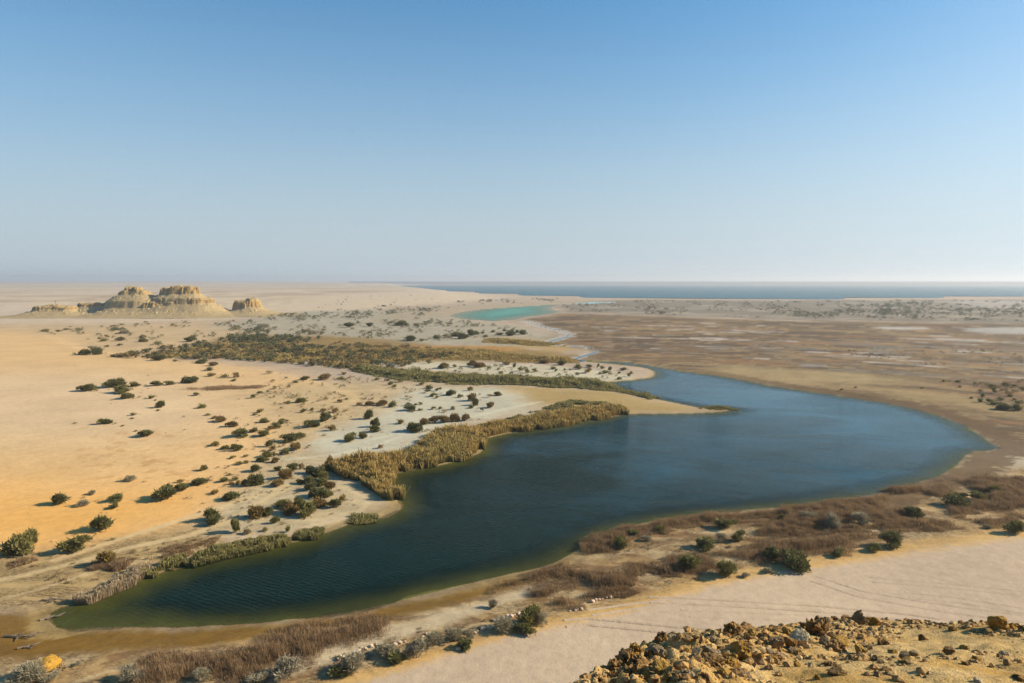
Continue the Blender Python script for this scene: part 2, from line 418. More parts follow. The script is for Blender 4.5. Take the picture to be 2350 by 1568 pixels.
# marsh behind the reeds
paint([(560,770),(800,775),(1000,795),(1180,800),(1330,815),(1330,830),(1100,832),(900,830),(700,822),(330,815)], '#8b7140', .03, lit=.6)
paint([(960,795),(1130,795),(1200,803),(1100,815),(980,810)], '#a67a3c', .02)
paint([(1120,775),(1220,778),(1330,800),(1310,812),(1180,800)], '#a1854e', .03, .8)
# brown plain right of the stream
PLAIN = [(1210,738),(1290,720),(1500,727),(1800,738),(2349,745),(3400,745),(3400,1150),(2349,1020),(2290,1010),(2120,940),(1900,903),(1700,870),(1560,851),(1400,828),(1330,824),(1380,806),(1300,790),(1290,775),(1310,766)]
paint(PLAIN, '#705a3a', .02, lit=.35)
streaks(PLAIN, '#4c3a25', 12, 34, .46, .6, .8, 101)
streaks(PLAIN, '#8d7450', 10, 38, .55, .68, .75, 111)
streaks(PLAIN, '#8a6540', 9, 26, .55, .68, .6, 115)
streaks([(1300,740),(1700,740),(2349,780),(3000,780),(3000,900),(2349,880),(1700,830),(1400,800)], '#b0a598', 14, 60, .66, .74, .8, 121)
streaks([(1290,775),(1480,760),(1700,800),(1500,840),(1380,815)], '#6a4f33', 16, 20, .45, .6, .6, 125)
streaks(PLAIN, '#4f4030', 45, 95, .54, .66, .6, 117)
streaks(PLAIN, '#937c58', 50, 110, .6, .7, .6, 118)
streaks([(1400,790),(2349,780),(2349,880),(1800,850)], '#6e6a62', 24, 50, .55, .66, .6, 119)
paint([(1640,840),(1800,848),(2000,862),(2120,880),(2000,890),(1800,880),(1660,860)], '#a08a60', .04, .75)
paint([(1980,890),(2200,905),(2349,940),(2349,960),(2200,935),(2050,915)], '#9b8458', .04, .7)
paint([(2250,1040),(2349,1050),(2900,1080),(2900,1120),(2349,1085),(2280,1070)], '#a89a80', .01, .8, .01)
paint([(2200,757),(2260,753),(2349,754),(2700,752),(2700,772),(2349,768),(2290,769),(2240,764)], '#b3b0a8', .012, .6)
paint([(2020,752),(2120,753),(2150,757),(2040,757)], '#b5b0a8', .01, .7)
# far scrub land in front of the big lake
paint([(1290,700),(1420,689),(1800,690),(2349,688),(3600,684),(3600,745),(2349,745),(1800,735),(1500,725),(1300,718)], '#766b59', .02, lit=.5)
streaks([(1290,700),(1420,689),(1800,690),(2349,688),(3600,684),(3600,745),(2349,745),(1800,735),(1500,725),(1300,718)], '#9a8d78', 14, 40, .52, .64, .7, 131)
paint([(2150,692),(2349,690),(3300,690),(3300,712),(2349,712),(2230,706)], '#a3988c', .02, .8)
# near shore
paint([(-900,1290),(150,1270),(300,1245),(450,1210),(520,1255),(350,1310),(190,1375),(110,1400),(-900,1500)], '#a88d5f', .04, lit=.9)
SHORE = [(-900,1480),(110,1450),(400,1450),(700,1430),(1000,1370),(1300,1290),(1400,1235),(1600,1195),(2000,1145),(2300,1080),(3000,1110),(3000,1200),(2349,1228),(1850,1302),(1500,1378),(1160,1458),(800,1570),(400,1800),(-900,1900)]
paint(SHORE, '#a08358', .03, lit=.9)
streaks(SHORE, '#b39c74', 16, 42, .46, .6, .8, 141)
streaks(SHORE, '#715334', 22, 60, .54, .66, .7, 151)
paint([(720,1480),(900,1440),(1080,1395),(1200,1350),(1290,1345),(1180,1385),(1050,1430),(900,1480),(760,1530),(600,1580),(560,1568)], '#b7a585', .014, .8, wob=.02, lit=.1)
paint([(-900,1420),(60,1410),(112,1400),(100,1440),(200,1452),(400,1450),(640,1436),(820,1410),(1000,1370),(1240,1308),(1330,1275),(1250,1330),(1000,1402),(800,1442),(560,1474),(300,1500),(100,1512),(-900,1590)], '#6f5116', .012, .92, wob=.012, lit=.25)
# algae, mud, gravel and painted glare along the waterline, and the lake bed itself
slk = sdf(gu, gv, pLAKE, .12) * gr
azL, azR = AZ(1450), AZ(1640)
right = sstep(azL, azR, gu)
far_bank = right * (gv > math.log(125))
def band(lo, hi, col, amt, mask=1.0, wob=2.0):
    s = -slk + wob * 2 * warp2 + wob * warp
    m = sstep(lo - .6, lo + .3, s) * (1 - sstep(hi - .8, hi + .8, s)) * amt * mask
    base[:] = base * (1 - m[:, None]) + lin(col) * m[:, None]
band(.0, 9, '#5f482c', .85, far_bank * sstep(AZ(1500), AZ(1900), gu), 3)
band(-1, 2.6, '#a98f5e', .6, (1 - far_bank) * (1 - (gv < math.log(100)) * (1 - sstep(AZ(900), AZ(1300), gu))), 1.0)
band(-1, 1.2, '#6b5a34', .55, 1.0, .6)
band(.2, 2.0, '#b9ad92', .55, right * (1 - far_bank), .8)  # pale salt rim with the glare of the shallows painted in
inside = slk > .2
bed = lin('#5a5a22')[None] * np.ones((len(gx), 1)); dk = sstep(2, 14, slk)[:, None]
bed = bed * (1 - dk) + lin('#2a3a1c') * dk
base[inside] = bed[inside]
nd = sdf(gu, gv, pND, .3)
m = sstep(-.004, .02, nd + warp * .01)
base[:] = base * (1 - m[:, None]) + lin('#b09a80') * m[:, None]; litter *= 1 - m * .97
m = sstep(-.03, .0, nd + warp2 * .02) * (1 - sstep(.004, .03, nd + warp2 * .02)) * .8
base[:] = base * (1 - m[:, None]) + lin('#bd975a') * m[:, None]; litter *= 1 - m * .6
# wet salt crust along the stream
ls = line_dist(gu, gv, [(a, b) for a, b, c in STREAM_C], .06)
m = (1 - sstep(.004, .016, ls + warp2 * .02)) * .8 * (gu < AZ(1350))
base[:] = base * (1 - m[:, None]) + lin('#ada394') * m[:, None]

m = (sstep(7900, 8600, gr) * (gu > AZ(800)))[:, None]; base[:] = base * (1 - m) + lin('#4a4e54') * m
for pts, wd, cl, am in (([(-60,1352),(60,1325),(180,1296),(300,1262),(430,1236),(540,1196),(610,1150),(690,1110)], .010, '#bfa67a', .75),
        ([(-60,1395),(80,1362),(200,1322),(330,1290),(440,1258)], .006, '#bda57c', .6),
        ([(690,1110),(780,1120),(850,1150),(820,1185),(700,1215)], .008, '#bda884', .5),
        ([(640,1062),(760,1050),(860,1030),(960,990),(1100,955),(1240,925)], .007, '#bdb59c', .6),
        ([(1455,1235),(1450,1262),(1475,1290)], .003, '#8a6c44', .6), ([(1470,1232),(1463,1262),(1490,1288)], .003, '#8a6c44', .6)):
    dl = line_dist(gu, gv, pts, .05); m = (1 - sstep(wd * .4, wd, dl + warp2 * wd * .6)) * am
    base[:] = base * (1 - m[:, None]) + lin(cl) * m[:, None]; litter *= 1 - m
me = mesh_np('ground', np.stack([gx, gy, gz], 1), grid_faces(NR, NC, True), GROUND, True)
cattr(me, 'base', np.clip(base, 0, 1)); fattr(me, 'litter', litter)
tag(link('ground', me), kind='structure')

# ---------------------------------------------------------------- waters
def water(name, P, mat, label, shallow):
    st = 2 if P is pLAKE or P is pFAR else 1
    ri = np.unique(np.concatenate([np.arange(0, NR, st), [NR - 1]])); ci = np.arange(0, NC, st)
    ids = (ri[:, None] * NC + ci[None, :]).ravel(); wx, wy, wu, wv_, wr, wz = gx[ids], gy[ids], gu[ids], gv[ids], gr[ids], gz[ids]
    s = sdf(wu, wv_, P, .1) * wr
    keep = s > -np.maximum(4.0 if P is pLAKE else 1.5, wr * .006)
    f = grid_faces(len(ri), len(ci), True); f = f[keep[f].all(1)]
    idx = np.unique(f); remap = np.zeros(len(wx), np.int64); remap[idx] = np.arange(len(idx))
    me = mesh_np(name, np.stack([wx[idx], wy[idx], np.zeros(len(idx))], 1), remap[f], mat, True)
    if shallow: fattr(me, 'depth', np.clip(-wz[idx], 0, 4))
    o = link(name, me); tag(o, label=label, kind='structure'); return o
water('lake_water', pLAKE, water_material('lake_water', (.0022, .0115, .0058), True, sky_body=(.019, .085, .125)), 'dark green and blue rippled lake winding through the desert', True)
water('pond_water', pPOND, water_material('pond_water', tuple(lin('#4a9078') * .8), True, .35, 4, .4, .1), 'turquoise pond beyond the scrub', True)
water('lagoon_water', pPOND2, water_material('lagoon_water', tuple(lin('#5d9a8c') * .7), False, .12, 4, .2), 'narrow blue green lagoon by the far shore', False)
water('far_lake_water', pFAR, water_material('far_lake_water', tuple(lin('#155a68') * .8), False, .45, 12, .5, .12), 'broad blue lake below the hazy horizon', False)
water('stream_water', pSTREAM, water_material('stream_water', (.03, .07, .085), False, .08, 2, .2), 'narrow pale stream winding between the ponds', False)

# ---------------------------------------------------------------- rocky hill the picture is taken from
RIM = [(1335,1580),(1370,1552),(1420,1524),(1480,1500),(1560,1475),(1640,1456),(1750,1437),(1850,1428),(1950,1423),(2100,1429),(2250,1438),(2349,1446),(2600,1470)]
def hplane(y): return H - 1.8 - .38 * y
rim = []
for X, Y in RIM:
    dx, dy, dz = ray(X, Y); t = 1.8 / (-dz - .38 * dy); rim.append((float(dx * t), float(dy * t)))
rim = np.array(rim + [(26, 6), (24, -12), (0, -16), (-9, -8), (-5, 2)])
def hill(x, y):
    x = np.asarray(x, float); y = np.asarray(y, float)
    s = sdf(x, y, rim, 60.0) + .5 * (fbm(x / 1.1, y / 1.1, 3, 161) - .5)
    z = hplane(y) + .30 * (fbm(x / 1.6, y / 1.6, 4, 171) - .5) + (.09 + .34 * (1 - sstep(AZ(1550), AZ(1900), np.arctan2(x, y)))) * (np.abs(fbm(x / .42, y / .42, 4, 181) - .5) * 1.6)
    lip = sstep(0, .9, s) * (1 - sstep(.9, 2.4, s)) * .12
    z = z + lip - np.where(s < 0, -s * 1.9 * (.8 + .5 * fbm(x / 2.2, y / 2.2, 3, 191)), 0)
    return z
haz = np.radians(np.concatenate([np.arange(-180, -4, 5.0), np.arange(-4, 41, .22), np.arange(41, 180, 5.0)]))
hrs = np.concatenate([np.arange(.5, 6.8, .5), np.arange(6.8, 17, .06), np.geomspace(17, 46, 30)])
hX, hY, hA = polar_grid(hrs, haz)
hz = hill(hX.ravel(), hY.ravel())
def hill_material():
    t = NT('hill_sand'); p = t.pos()
    n1 = t.noise(.9, 5, .6, p); n2 = t.noise(7, 5, .75, p); n3 = t.noise(30, 3, .7, p)
    c = t.mix(t.map(n1, .35, .65, 0, 1), tuple(lin('#b58e4c')), tuple(lin('#c9aa72')))
    c = t.mix(t.map(n2, .52, .66, 0, .55), c, tuple(lin('#86643a')))
    c = t.mix(t.map(n3, .56, .7, 0, .5), c, tuple(lin('#6e5236')))
    t.l(c, t.b.inputs['Base Color']); t.set(Roughness=.95); t.b.inputs['Specular IOR Level'].default_value = .15
    nb = t.bump(n2, .7, .12); nb = t.bump(n3, .7, .05, nb); t.l(nb, t.b.inputs['Normal'])
    return t.m
me = mesh_np('rocky_hill', np.stack([hX.ravel(), hY.ravel(), hz], 1), grid_faces(*hX.shape, True), hill_material(), True)
tag(link('rocky_hill', me), kind='structure')

# ---------------------------------------------------------------- the mesas
def mesa_material():
    t = NT('mesa_rock'); p = t.pos()
    sx = t.n('SeparateXYZ'); t.l(p, sx.inputs[0])
    st = t.attr('steep').outputs['Fac']
    band = t.noise(.55, 4, .6, t.scl(p, (.02, .02, 1)))
    n = t.noise(.22, 6, .7, p); n2 = t.noise(.9, 4, .7, p)
    sand = t.mix(t.map(n, .3, .7, 0, 1), tuple(lin('#97825b')), tuple(lin('#a48f69')))
    rock = t.mix(t.map(band, .38, .62, 0, 1), tuple(lin('#a38754')), tuple(lin('#7b623c')))
    rock = t.mix(t.map(n2, .5, .7, 0, .7), rock, tuple(lin('#7b6040')))
    c = t.mix(st, sand, rock); t.l(c, t.b.inputs['Base Color']); t.set(Roughness=.95)
    t.b.inputs['Specular IOR Level'].default_value = .1
    nb = t.bump(n2, .5, 1.2); t.l(nb, t.b.inputs['Normal']); return t.m
MESA = mesa_material()
MS = .145                                   # metres per zoomed pixel at the mesas
def mesa(name, layers, label, x0, x1, ymid, depth, seed, fl):
    """layers: (u0, u1, top, cliff foot, half depth, back offset) -> one eroded rock body with its talus"""
    mx = 51.5 + .25575 * np.array([x0, x1]); wx = (mx - 1174.5) / F * ymid
    X, Y = np.meshgrid(np.arange(wx[0] - 30, wx[1] + 45, .9), np.arange(ymid - depth, ymid + depth, 1.1))
    z = np.full(X.shape, -50.0); st = np.zeros(X.shape)
    for k, (u0, u1, top, foot_, hd, off, flo) in enumerate(layers):
        xa = (51.5 + .25575 * u0 - 1174.5) / F * ymid; xb = (51.5 + .25575 * u1 - 1174.5) / F * ymid
        c = (xa + xb) / 2; hw = (xb - xa) / 2; yc = ymid + off
        qx = np.abs(X - c) - (hw - hd * .8); qy = np.abs(Y - yc) - hd * .2
        d = np.hypot(np.maximum(qx, 0), np.maximum(qy, 0)) + np.minimum(np.maximum(qx, qy), 0) - hd * .8
        fl_n = fbm(X / 7 + k * 9, Y / 7, 3, seed + k); fl_f = fbm(X / 2.6, Y / 2.6 + k * 5, 2, seed + 20 + k)
        d0 = d + 2.0 * (fl_n - .5)
        d = d + fl * (6.5 * (fl_n - .5) + 3.6 * (fl_f - .5)) * (1 - sstep(3, 9, d))
        h = top - foot_
        cl = np.clip(d / (1.1 + h * .16), 0, 1)
        # two ledges in the cliff
        prof = np.where(cl < .35, cl * .9, np.where(cl < .5, .315 + (cl - .35) * .3, .36 + (cl - .5) * 1.28))
        zc = top - h * prof + 2.4 * 1.6 * (fbm(X / 7, Y / 7, 3, seed + 40 + k) - .55) * (1 - cl) - .9 * sstep(-4, 0, d) * (1 - cl)
        zt = foot_ - np.maximum(d0 - (1.1 + h * .16), 0) * .56
        zt = np.where(zt < 7, 7 - (7 - zt) * .48, zt); zt = np.where(zt < 3.4, 3.4 - (3.4 - zt) * .5, zt); zt = np.where(zt < 1.6, 1.6 - (1.6 - zt) * .5, zt)
        if flo: zt = np.where(zt < flo, flo - (flo - zt) * 6, zt)
        zl = np.where(cl < 1, zc, zt)
        up = zl > z
        st = np.where(up, np.where(cl < 1, sstep(-.5, .4, d) * .75 + .25, .0), st); z = np.where(up, zl, z)
    z = z + .5 * (fbm(X / 4, Y / 4, 3, seed + 70) - .5) - .8 * np.abs(fbm(X / 8, Y / 16, 4, seed + 75) - .5) * 2 * sstep(1.5, 8, z)
    z = z + 1.5 * sstep(.90, .94, noise2(X / 1.9, Y / 1.9, seed + 80)) * (st < .05) * sstep(2, 5, z)
    nr, nc = X.shape
    V = np.stack([X.ravel(), Y.ravel(), z.ravel()], 1); f = grid_faces(nr, nc, False)
    keep = (z.ravel()[f] > -1.5).any(1); f = f[keep]; idx = np.unique(f); rm = np.zeros(len(V), np.int64); rm[idx] = np.arange(len(idx))
    me = mesh_np(name, V[idx], rm[f], MESA, False); fattr(me, 'steep', np.clip(st.ravel()[idx], 0, 1))
    tag(link(name, me), label=label, kind='structure')
mh = lambda y: (387 - y) * MS
mesa('mesa', [(200,540,mh(292),mh(326),12,-14,0), (280,400,mh(278),mh(298),6,-14,0), (500,840,mh(268),mh(302),9,4,0), (830,1490,mh(256),mh(300),17,-4,0), (1240,1690,mh(220),mh(272),17,0,0),
      (890,1125,mh(156),mh(190),9,4,mh(250)), (935,1000,mh(126),mh(176),5.5,4,mh(200)), (1015,1070,mh(123),mh(176),5.5,3,mh(200)),
      (1255,1345,mh(132),mh(188),8,5,mh(226)), (1340,1440,mh(114),mh(186),9,3,mh(226)), (1430,1562,mh(118),mh(188),10,4,mh(226))],
     'long eroded mesa with two rocky summits and sandy aprons', 60, 1900, 885, 75, 201, 1.0)
mb = lambda y: (345 - y) * MS
mesa('butte', [(1925,2120,mb(205),mb(282),11,0,0), (2020,2112,mb(188),mb(260),8,0,0)], 'lone flat topped rock butte standing right of the long mesa', 1790, 2330, 905, 55, 301, .8)

# ---------------------------------------------------------------- shrubs
LEAFM = {
 'g': leaf_material('leaf_green', (.12, .115, .035), (.24, .22, .07), (.20, .16, .055)),
 'd': leaf_material('leaf_dark', (.08, .082, .028), (.17, .165, .055), (.14, .125, .045)),
 'b': leaf_material('leaf_brown', (.16, .105, .036), (.29, .20, .075), (.22, .145, .05)),
 'o': leaf_material('leaf_ochre', (.19, .125, .030), (.33, .23, .070), (.23, .17, .06)),
 'y': leaf_material('leaf_dry', (.24, .20, .125), (.42, .36, .25), (.30, .26, .15)),
 't': leaf_material('leaf_tan', (.22, .16, .075), (.35, .26, .13), (.28, .20, .10)),
}
BARK = plain_material('bark', (.10, .075, .05))
ICO = {}
def ico(sub):
    if sub not in ICO:
        bm = bmesh.new(); bmesh.ops.create_icosphere(bm, subdivisions=sub, radius=1)
        V = np.array([v.co[:] for v in bm.verts]); f = np.array([[v.index for v in q.verts] for q in bm.faces]); bm.free(); ICO[sub] = (V, f)
    return ICO[sub]
def leaf_quads(g, P, A, L, Wd):
    """quads: base point P, axis A, length L, width Wd"""
    n = len(P); S = np.cross(A, g.normal(size=(n, 3))); S /= np.linalg.norm(S, axis=1)[:, None] + 1e-9
    T = P + A * L[:, None]; s = S * (Wd / 2)[:, None]
    return np.stack([P - s * .5, P + s * .5, T + s, T - s], 1)
def shrub_arrays(seed, n, style='dome'):
    g = np.random.default_rng(seed)
    k = g.integers(8, 15); ang = g.uniform(0, 6.283, k); rad = g.uniform(.04, .36, k) * (1 if style != 'tall' else .7)
    C = np.stack([np.cos(ang) * rad, np.sin(ang) * rad, g.uniform(.10, .52, k)], 1); C[:, :2] *= (1.25 - .9 * C[:, 2:3])
    Rl = g.uniform(.09, .24, k)
    if style == 'low': C[:, 2] *= .7
    quads = []; rnd = []
    lob = g.integers(0, k, n)
    D = g.normal(size=(n, 3)); D[:, 2] = np.abs(D[:, 2]) * 1.0 - .3; D /= np.linalg.norm(D, axis=1)[:, None]
    rr = Rl[lob] * (.55 + .5 * g.random(n) ** .6)
    P = C[lob] + D * rr[:, None]; P[:, 2] = np.where(P[:, 2] < .02, .10 * g.random(n), P[:, 2])
    A = D * .8 + np.array([0, 0, .55]) + g.normal(size=(n, 3)) * (.35 if style != 'dry' else .5); A /= np.linalg.norm(A, axis=1)[:, None]
    if n < 300: g = np.random.default_rng(seed + 1)
    L = g.uniform(.07, .15, n); Wd = g.uniform(.018, .05, n); L[g.random(n) < .08] *= 1.9; Wd *= (2.8 if n < 100 else 2.2 if n < 300 else 1) * (.45 if style == 'dry' else 1)
    Q = leaf_quads(g, P, A, L, Wd)
    V = Q.reshape(-1, 3); f = np.arange(4 * n).reshape(-1, 4); r = np.repeat(np.clip(g.random(n) * .55 + .45 * g.random(k)[lob], 0, 1), 4)
    # opaque inner cores in a dark leaf tone close the heart of the bush
    if style != 'dry':
        iv, if_ = ico(1)
        for c, q in (zip(C, Rl) if n > 300 else [(np.array([0, 0, .2]), .28)] if n > 100 else []):
            b = len(V); w = iv * q * .62 * (1 + .3 * (g.random(len(iv))[:, None] - .5)) + c; w[:, 2] = np.maximum(w[:, 2], .0)
            V = np.concatenate([V, w]); t = if_ + b; f = np.concatenate([f, np.concatenate([t, t[:, 2:3]], 1)]); r = np.concatenate([r, np.full(len(iv), .1)])
    s = 1 / max(np.ptp(V[:, 0]), np.ptp(V[:, 1])); V = V * [s, s, 1 / np.percentile(V[:, 2], 99.5)]
    return V, f, r
def mesh_mixed(name, V, f, mat):
    tri = f[:, 2] == f[:, 3]
    me = bpy.data.meshes.new(name); me.from_pydata(V.tolist(), [], f[~tri].tolist() + f[tri][:, :3].tolist())
    me.materials.append(mat); return me
def stem_mesh(seed):
    g = np.random.default_rng(seed); V = []; f = []
    for k in range(7):
        a = g.uniform(0, 6.28); lean = g.uniform(.12, .38); p0 = np.array([math.cos(a) * .05, math.sin(a) * .05, -.04]); pts = []
        for j in range(5):
            t = j / 4; pts.append(p0 + np.array([math.cos(a) * lean * t, math.sin(a) * lean * t, .8 * t - .12 * t * t]) + g.normal(size=3) * .015)
        for j, p in enumerate(pts):
            rad = .022 * (1 - j / 5)
            for q in range(5):
                V.append(p + rad * np.array([math.cos(q * 1.2566), math.sin(q * 1.2566), 0]))
        b = k * 25
        for j in range(4):
            for q in range(5): f.append((b + j * 5 + q, b + j * 5 + (q + 1) % 5, b + j * 5 + 5 + (q + 1) % 5, b + j * 5 + 5 + q))
    return mesh_np('stems', V, f, BARK)
STEMS = [stem_mesh(900 + i) for i in range(3)]
SHRUB = {}
def shrub_mesh(kind, big, var):
    key = (kind, big, var)
    if key not in SHRUB:
        st = {'y': 'dry', 't': 'dry'}.get(kind, ('dome', 'low', 'dome')[var % 3])
        n = 2200 if big else 480
        if st == 'dry': n = int(n * 1.5)
        V, f, r = shrub_arrays(1000 + hash_s(kind) * 10 + var + (500 if big else 0), n, st)
        me = mesh_mixed('foliage', V, f, LEAFM[kind]); fattr(me, 'rnd', r); SHRUB[key] = me
    return SHRUB[key]
def hash_s(k): return 'gdboyt'.index(k)

Z1 = (0.0, 601.0, .33317); Z2 = (772.7, 601.0, .33317); Z3 = (1566.0, 601.0, .33317)
Z4 = (0.0, 1013.1, .35366); Z5 = (772.7, 1013.1, .35366); Z6 = (1566.0, 1013.1, .35366); ZP = (429.3, 1013.1, .21921)
SPOTS = []
def add(zone, label, group, items):
    for it in items:
        x, y, w, h = it[:4]; kind = it[4] if len(it) > 4 and it[4] else 'g'; lab = it[5] if len(it) > 5 else None
        SPOTS.append([zone[0] + x * zone[2], zone[1] + y * zone[2], w * zone[2], h * zone[2], kind, lab, group, label])
ORD = ['leftmost', 'second', 'third', 'fourth', 'fifth', 'sixth', 'seventh', 'eighth', 'ninth', 'tenth', 'eleventh', 'twelfth', 'thirteenth', 'fourteenth', 'fifteenth', 'sixteenth', 'seventeenth', 'eighteenth', 'nineteenth', 'twentieth']
KIND = {'g': 'olive green', 'd': 'dark green', 'b': 'brownish', 'o': 'golden ochre', 'y': 'dry grey', 't': 'pale straw'}
def finish_labels():
    """those without a label of their own: colour, zone and place among their like, counted from the left"""
    by = {}
    for s in SPOTS: by.setdefault((s[6], s[4]), []).append(s)
    for (grp, kind), ss in by.items():
        if grp is None: continue
        ss.sort(key=lambda q: q[0]); n = len(ss)
        for i, s in enumerate(ss):
            if s[5]: continue
            k = min(i, n - 1 - i); side = 'left' if i <= n - 1 - i else 'right'
            if n == 1: pos = 'only'
            elif k == 0: pos = side + 'most'
            elif k < len(ORD): pos = ORD[k]
            tail = '' if k == 0 else ' from the ' + side
            s[5] = f"{pos} {KIND[kind]} bush{tail} {s[7]}"

add(Z4, 'on the orange foreground dune', 'shrubs on the orange foreground dune', [
 (385,415,125,70,'d','dark oval shrub nearest the left edge of the orange dune'),
 (598,348,60,28,'y','small grey dry shrub above the lone bleached one on the orange dune'),
 (540,425,90,35,'y','flat bleached dry shrub on the orange dune'),
 (750,397,105,42,'d','upper of two neighbouring green shrubs mid orange dune'), (732,440,72,34,'d','lower of two neighbouring green shrubs mid orange dune'),
 (1068,388,160,85,'d','broad dark green shrub with a long left shadow at centre of the orange dune'),
 (1180,328,95,52,'d','dark shrub on the crest just right of the broad dark green one'), (1292,285,100,34,'d','long low shrub right of the dune crest'),
 (845,262,90,35,'y','brown wispy dry shrub high on the open orange dune'),
 (668,583,150,100,'d','lone tall dark shrub standing at the foot of the orange dune'),
 (205,675,110,100,'g','upright olive bush behind the grey one at the left edge'), (120,750,200,130,'g','big grey green bush at the left edge below the dune'),
 (480,735,215,105,'g','wide domed bush between the left edge bush and the reeds'), (700,812,115,88,'o','loose olive bush in dry grass above the pale reeds'),
 (1320,192,58,35),(1400,342,55,30,'o'),(1170,270,50,18,'o'),(1510,115,50,18),(1593,103,38,12,'o'),(1550,155,55,20),(1595,145,45,20),(1490,222,35,15),(1395,30,60,15,'o'),(1455,55,55,28,'d'),(1540,65,75,45),
 (1500,385,115,55,'d','dark twin domed shrub at the dune edge above the winding path'),
 (1380,520,110,85,'d','upper dark shrub of the pair beside the sandy path'), (1385,550,95,60,'d','lower dark shrub of the pair beside the sandy path'),
 (1525,597,75,88,'g','tall upright shrub with a long shadow above the near reeds'),
 (1665,505,110,75,'b','brownish rounded shrub joined to a small green one near the reeds'), (1735,487,60,55,'d','small green shrub hugging the brownish rounded one'),
 (1785,535,65,45,'g','small olive shrub alone below the long thicket on the peninsula'), (1720,585,45,28,'g'), (1605,605,60,35,'t'), (1868,592,34,48,'g','narrow pointed shrub rising from the near reeds'),
])
add(Z4, 'in the group between dune and peninsula', 'shrubs between dune and peninsula', [
 (1455,265,60,30),(1530,255,50,25),(1590,297,60,45),(1655,292,90,75,'d'),(1500,282,40,20,'o'),(1545,282,50,28,'o'),(1800,195,60,32),(1860,247,95,60,'b'),(1795,297,90,45,'b'),(1895,194,80,45,'d'),
 (1955,182,45,40,'b'),(1950,277,60,30,'b'),(1655,200,85,45,'d'),(1730,105,70,38),(1780,98,35,34),(1700,138,80,30),(1785,140,60,34,'b'),(1770,67,50,38,'b'),(1855,88,65,42),(1920,62,80,48,'b'),(1745,37,55,45,'d')])
add(ZP, 'in the dense row down the peninsula', 'tamarisks in the peninsula row', [
 (1290,345,110,80,'d'),(1380,375,130,90,'d'),(1430,415,110,90),(1280,445,100,80,'d'),(1290,520,110,85,'d'),(1420,475,110,80),(1500,512,100,80,'b'),(1360,595,140,95,'d'),(1455,600,110,90,'g'),
 (1370,705,140,110,'b'),(1000,705,130,90,'d'),(1080,765,150,120,'b'),(1160,722,100,100,'d'),(1250,795,165,150,'g'),(1180,660,90,70,'d')])
add(ZP, None, None, [(1550,705,150,95,'g','green bush at the right end of the peninsula row'), (1630,632,85,75,'o','golden bush behind the right end of the peninsula row'),
 (1495,285,120,115,'b','tall brown tamarisk at the left end of the reed bank'), (1455,312,105,70,'b','low rusty shrub left of the tall tamarisk by the reeds'),
 (1565,332,90,85,'g','olive shrub between the tall tamarisk and the reeds'), (1650,402,120,95,'o','ochre bush on the sand against the reed bank')])
add(Z1, 'on the open sand below the thicket', 'shrubs on the sand below the thicket', [
 (600,893,115,42,'d','dark dome shrub alone farthest left below the thicket'), (790,868,140,52,'d','largest shrub of the small cluster left below the thicket'),
 (925,862,80,24,'g'),(838,907,130,35,'g','wide flat shrub in the cluster below the thicket'),(880,944,92,40,'d','round dark shrub lowest in the cluster below the thicket'),(1075,857,85,26),(1168,850,70,28),(1312,838,105,36,'d','long dark shrub right of the cluster below the thicket'),
 (1440,752,55,27,'d'),(1458,790,60,20,'b'),(1548,800,55,26),(1628,800,52,38,'b','round russet shrub on open sand below the thicket'),(1612,824,42,18),(1385,705,80,22,'d'),(1475,718,62,26,'b'),(1207,690,45,16),(1097,682,95,27,'d'),
 (1040,945,48,28),(1072,958,20,12),(1105,1007,70,45,'d','upright dark shrub in the middle of the left dune'),(1088,1027,28,13),(1348,924,58,18,'d'),(1398,1010,60,30),(1740,942,45,27,'d'),(1792,917,52,27,'d'),
 (1787,1043,50,32),(1754,1059,35,12),(915,1059,48,14),(912,1084,28,10),(725,1120,85,30,'d','flat dark shrub left of centre on the empty dune'),(845,1135,30,10),(935,1170,28,8),(1005,1208,110,45,'d','low dark shrub on the pale dune above the orange slope'),
 (1432,1060,38,12),(520,1118,35,10,'t'),(1850,774,60,15,'t'),(2035,835,40,18),(2100,817,65,20),(2240,817,100,25,'b'),(2345,814,55,22),(1992,862,28,15),(1978,982,55,24),(2075,972,80,30),(2085,1040,45,30),(2150,1027,35,22),(2230,1032,40,24,'b')])
add(Z1, 'in the string beside the salt flat', 'shrubs stringing along the salt flat edge', [
 (1475,1083,50,22,'b'),(1530,1106,92,40,'b'),(1597,1140,90,30,'b'),(1655,1212,125,44,'d'),(1742,1177,70,27,'d'),(1815,1110,68,26),(1862,1167,60,38,'b'),(1812,1207,100,44,'g'),(1900,1152,65,40),(1938,1122,70,36),(1972,1102,35,17),
 (2150,1142,100,48,'d'),(2240,1100,80,60,'d'),(2285,1167,60,45,'b'),(2310,1042,60,36,'b'),(2307,1084,30,18,'b'),(1855,1277,60,44,'d'),(1990,1247,130,56,'d'),(2070,1222,70,42),(2040,1292,70,42,'d'),(1480,1272,60,17),(1550,1292,60,27,'d'),(1625,1292,70,30)])
add(Z1, 'between the mesas and the dark thicket', 'shrubs between mesas and thicket', [
 (1310,552,85,42,'d'),(1365,560,35,18,'d'),(1410,557,38,20,'d'),(1090,572,60,22),(985,554,62,27),(1050,537,40,20,'y'),(985,526,60,20),(825,546,65,27),(718,549,50,22),(685,533,35,14),(740,521,30,12),(825,579,42,14),(735,589,38,10),
 (315,483,55,12),(400,483,40,10),(455,471,40,12),(545,471,35,12),(860,497,70,14,'y'),(795,472,60,12),(845,470,40,12)])
add(Z1, None, None, [(590,641,92,32,'d','dark bush at the far left tip of the thicket'),(645,612,70,32,'y','greyish bush behind the left tip of the thicket'),(665,642,65,48,'d','taller bush where the thicket begins at the left')])
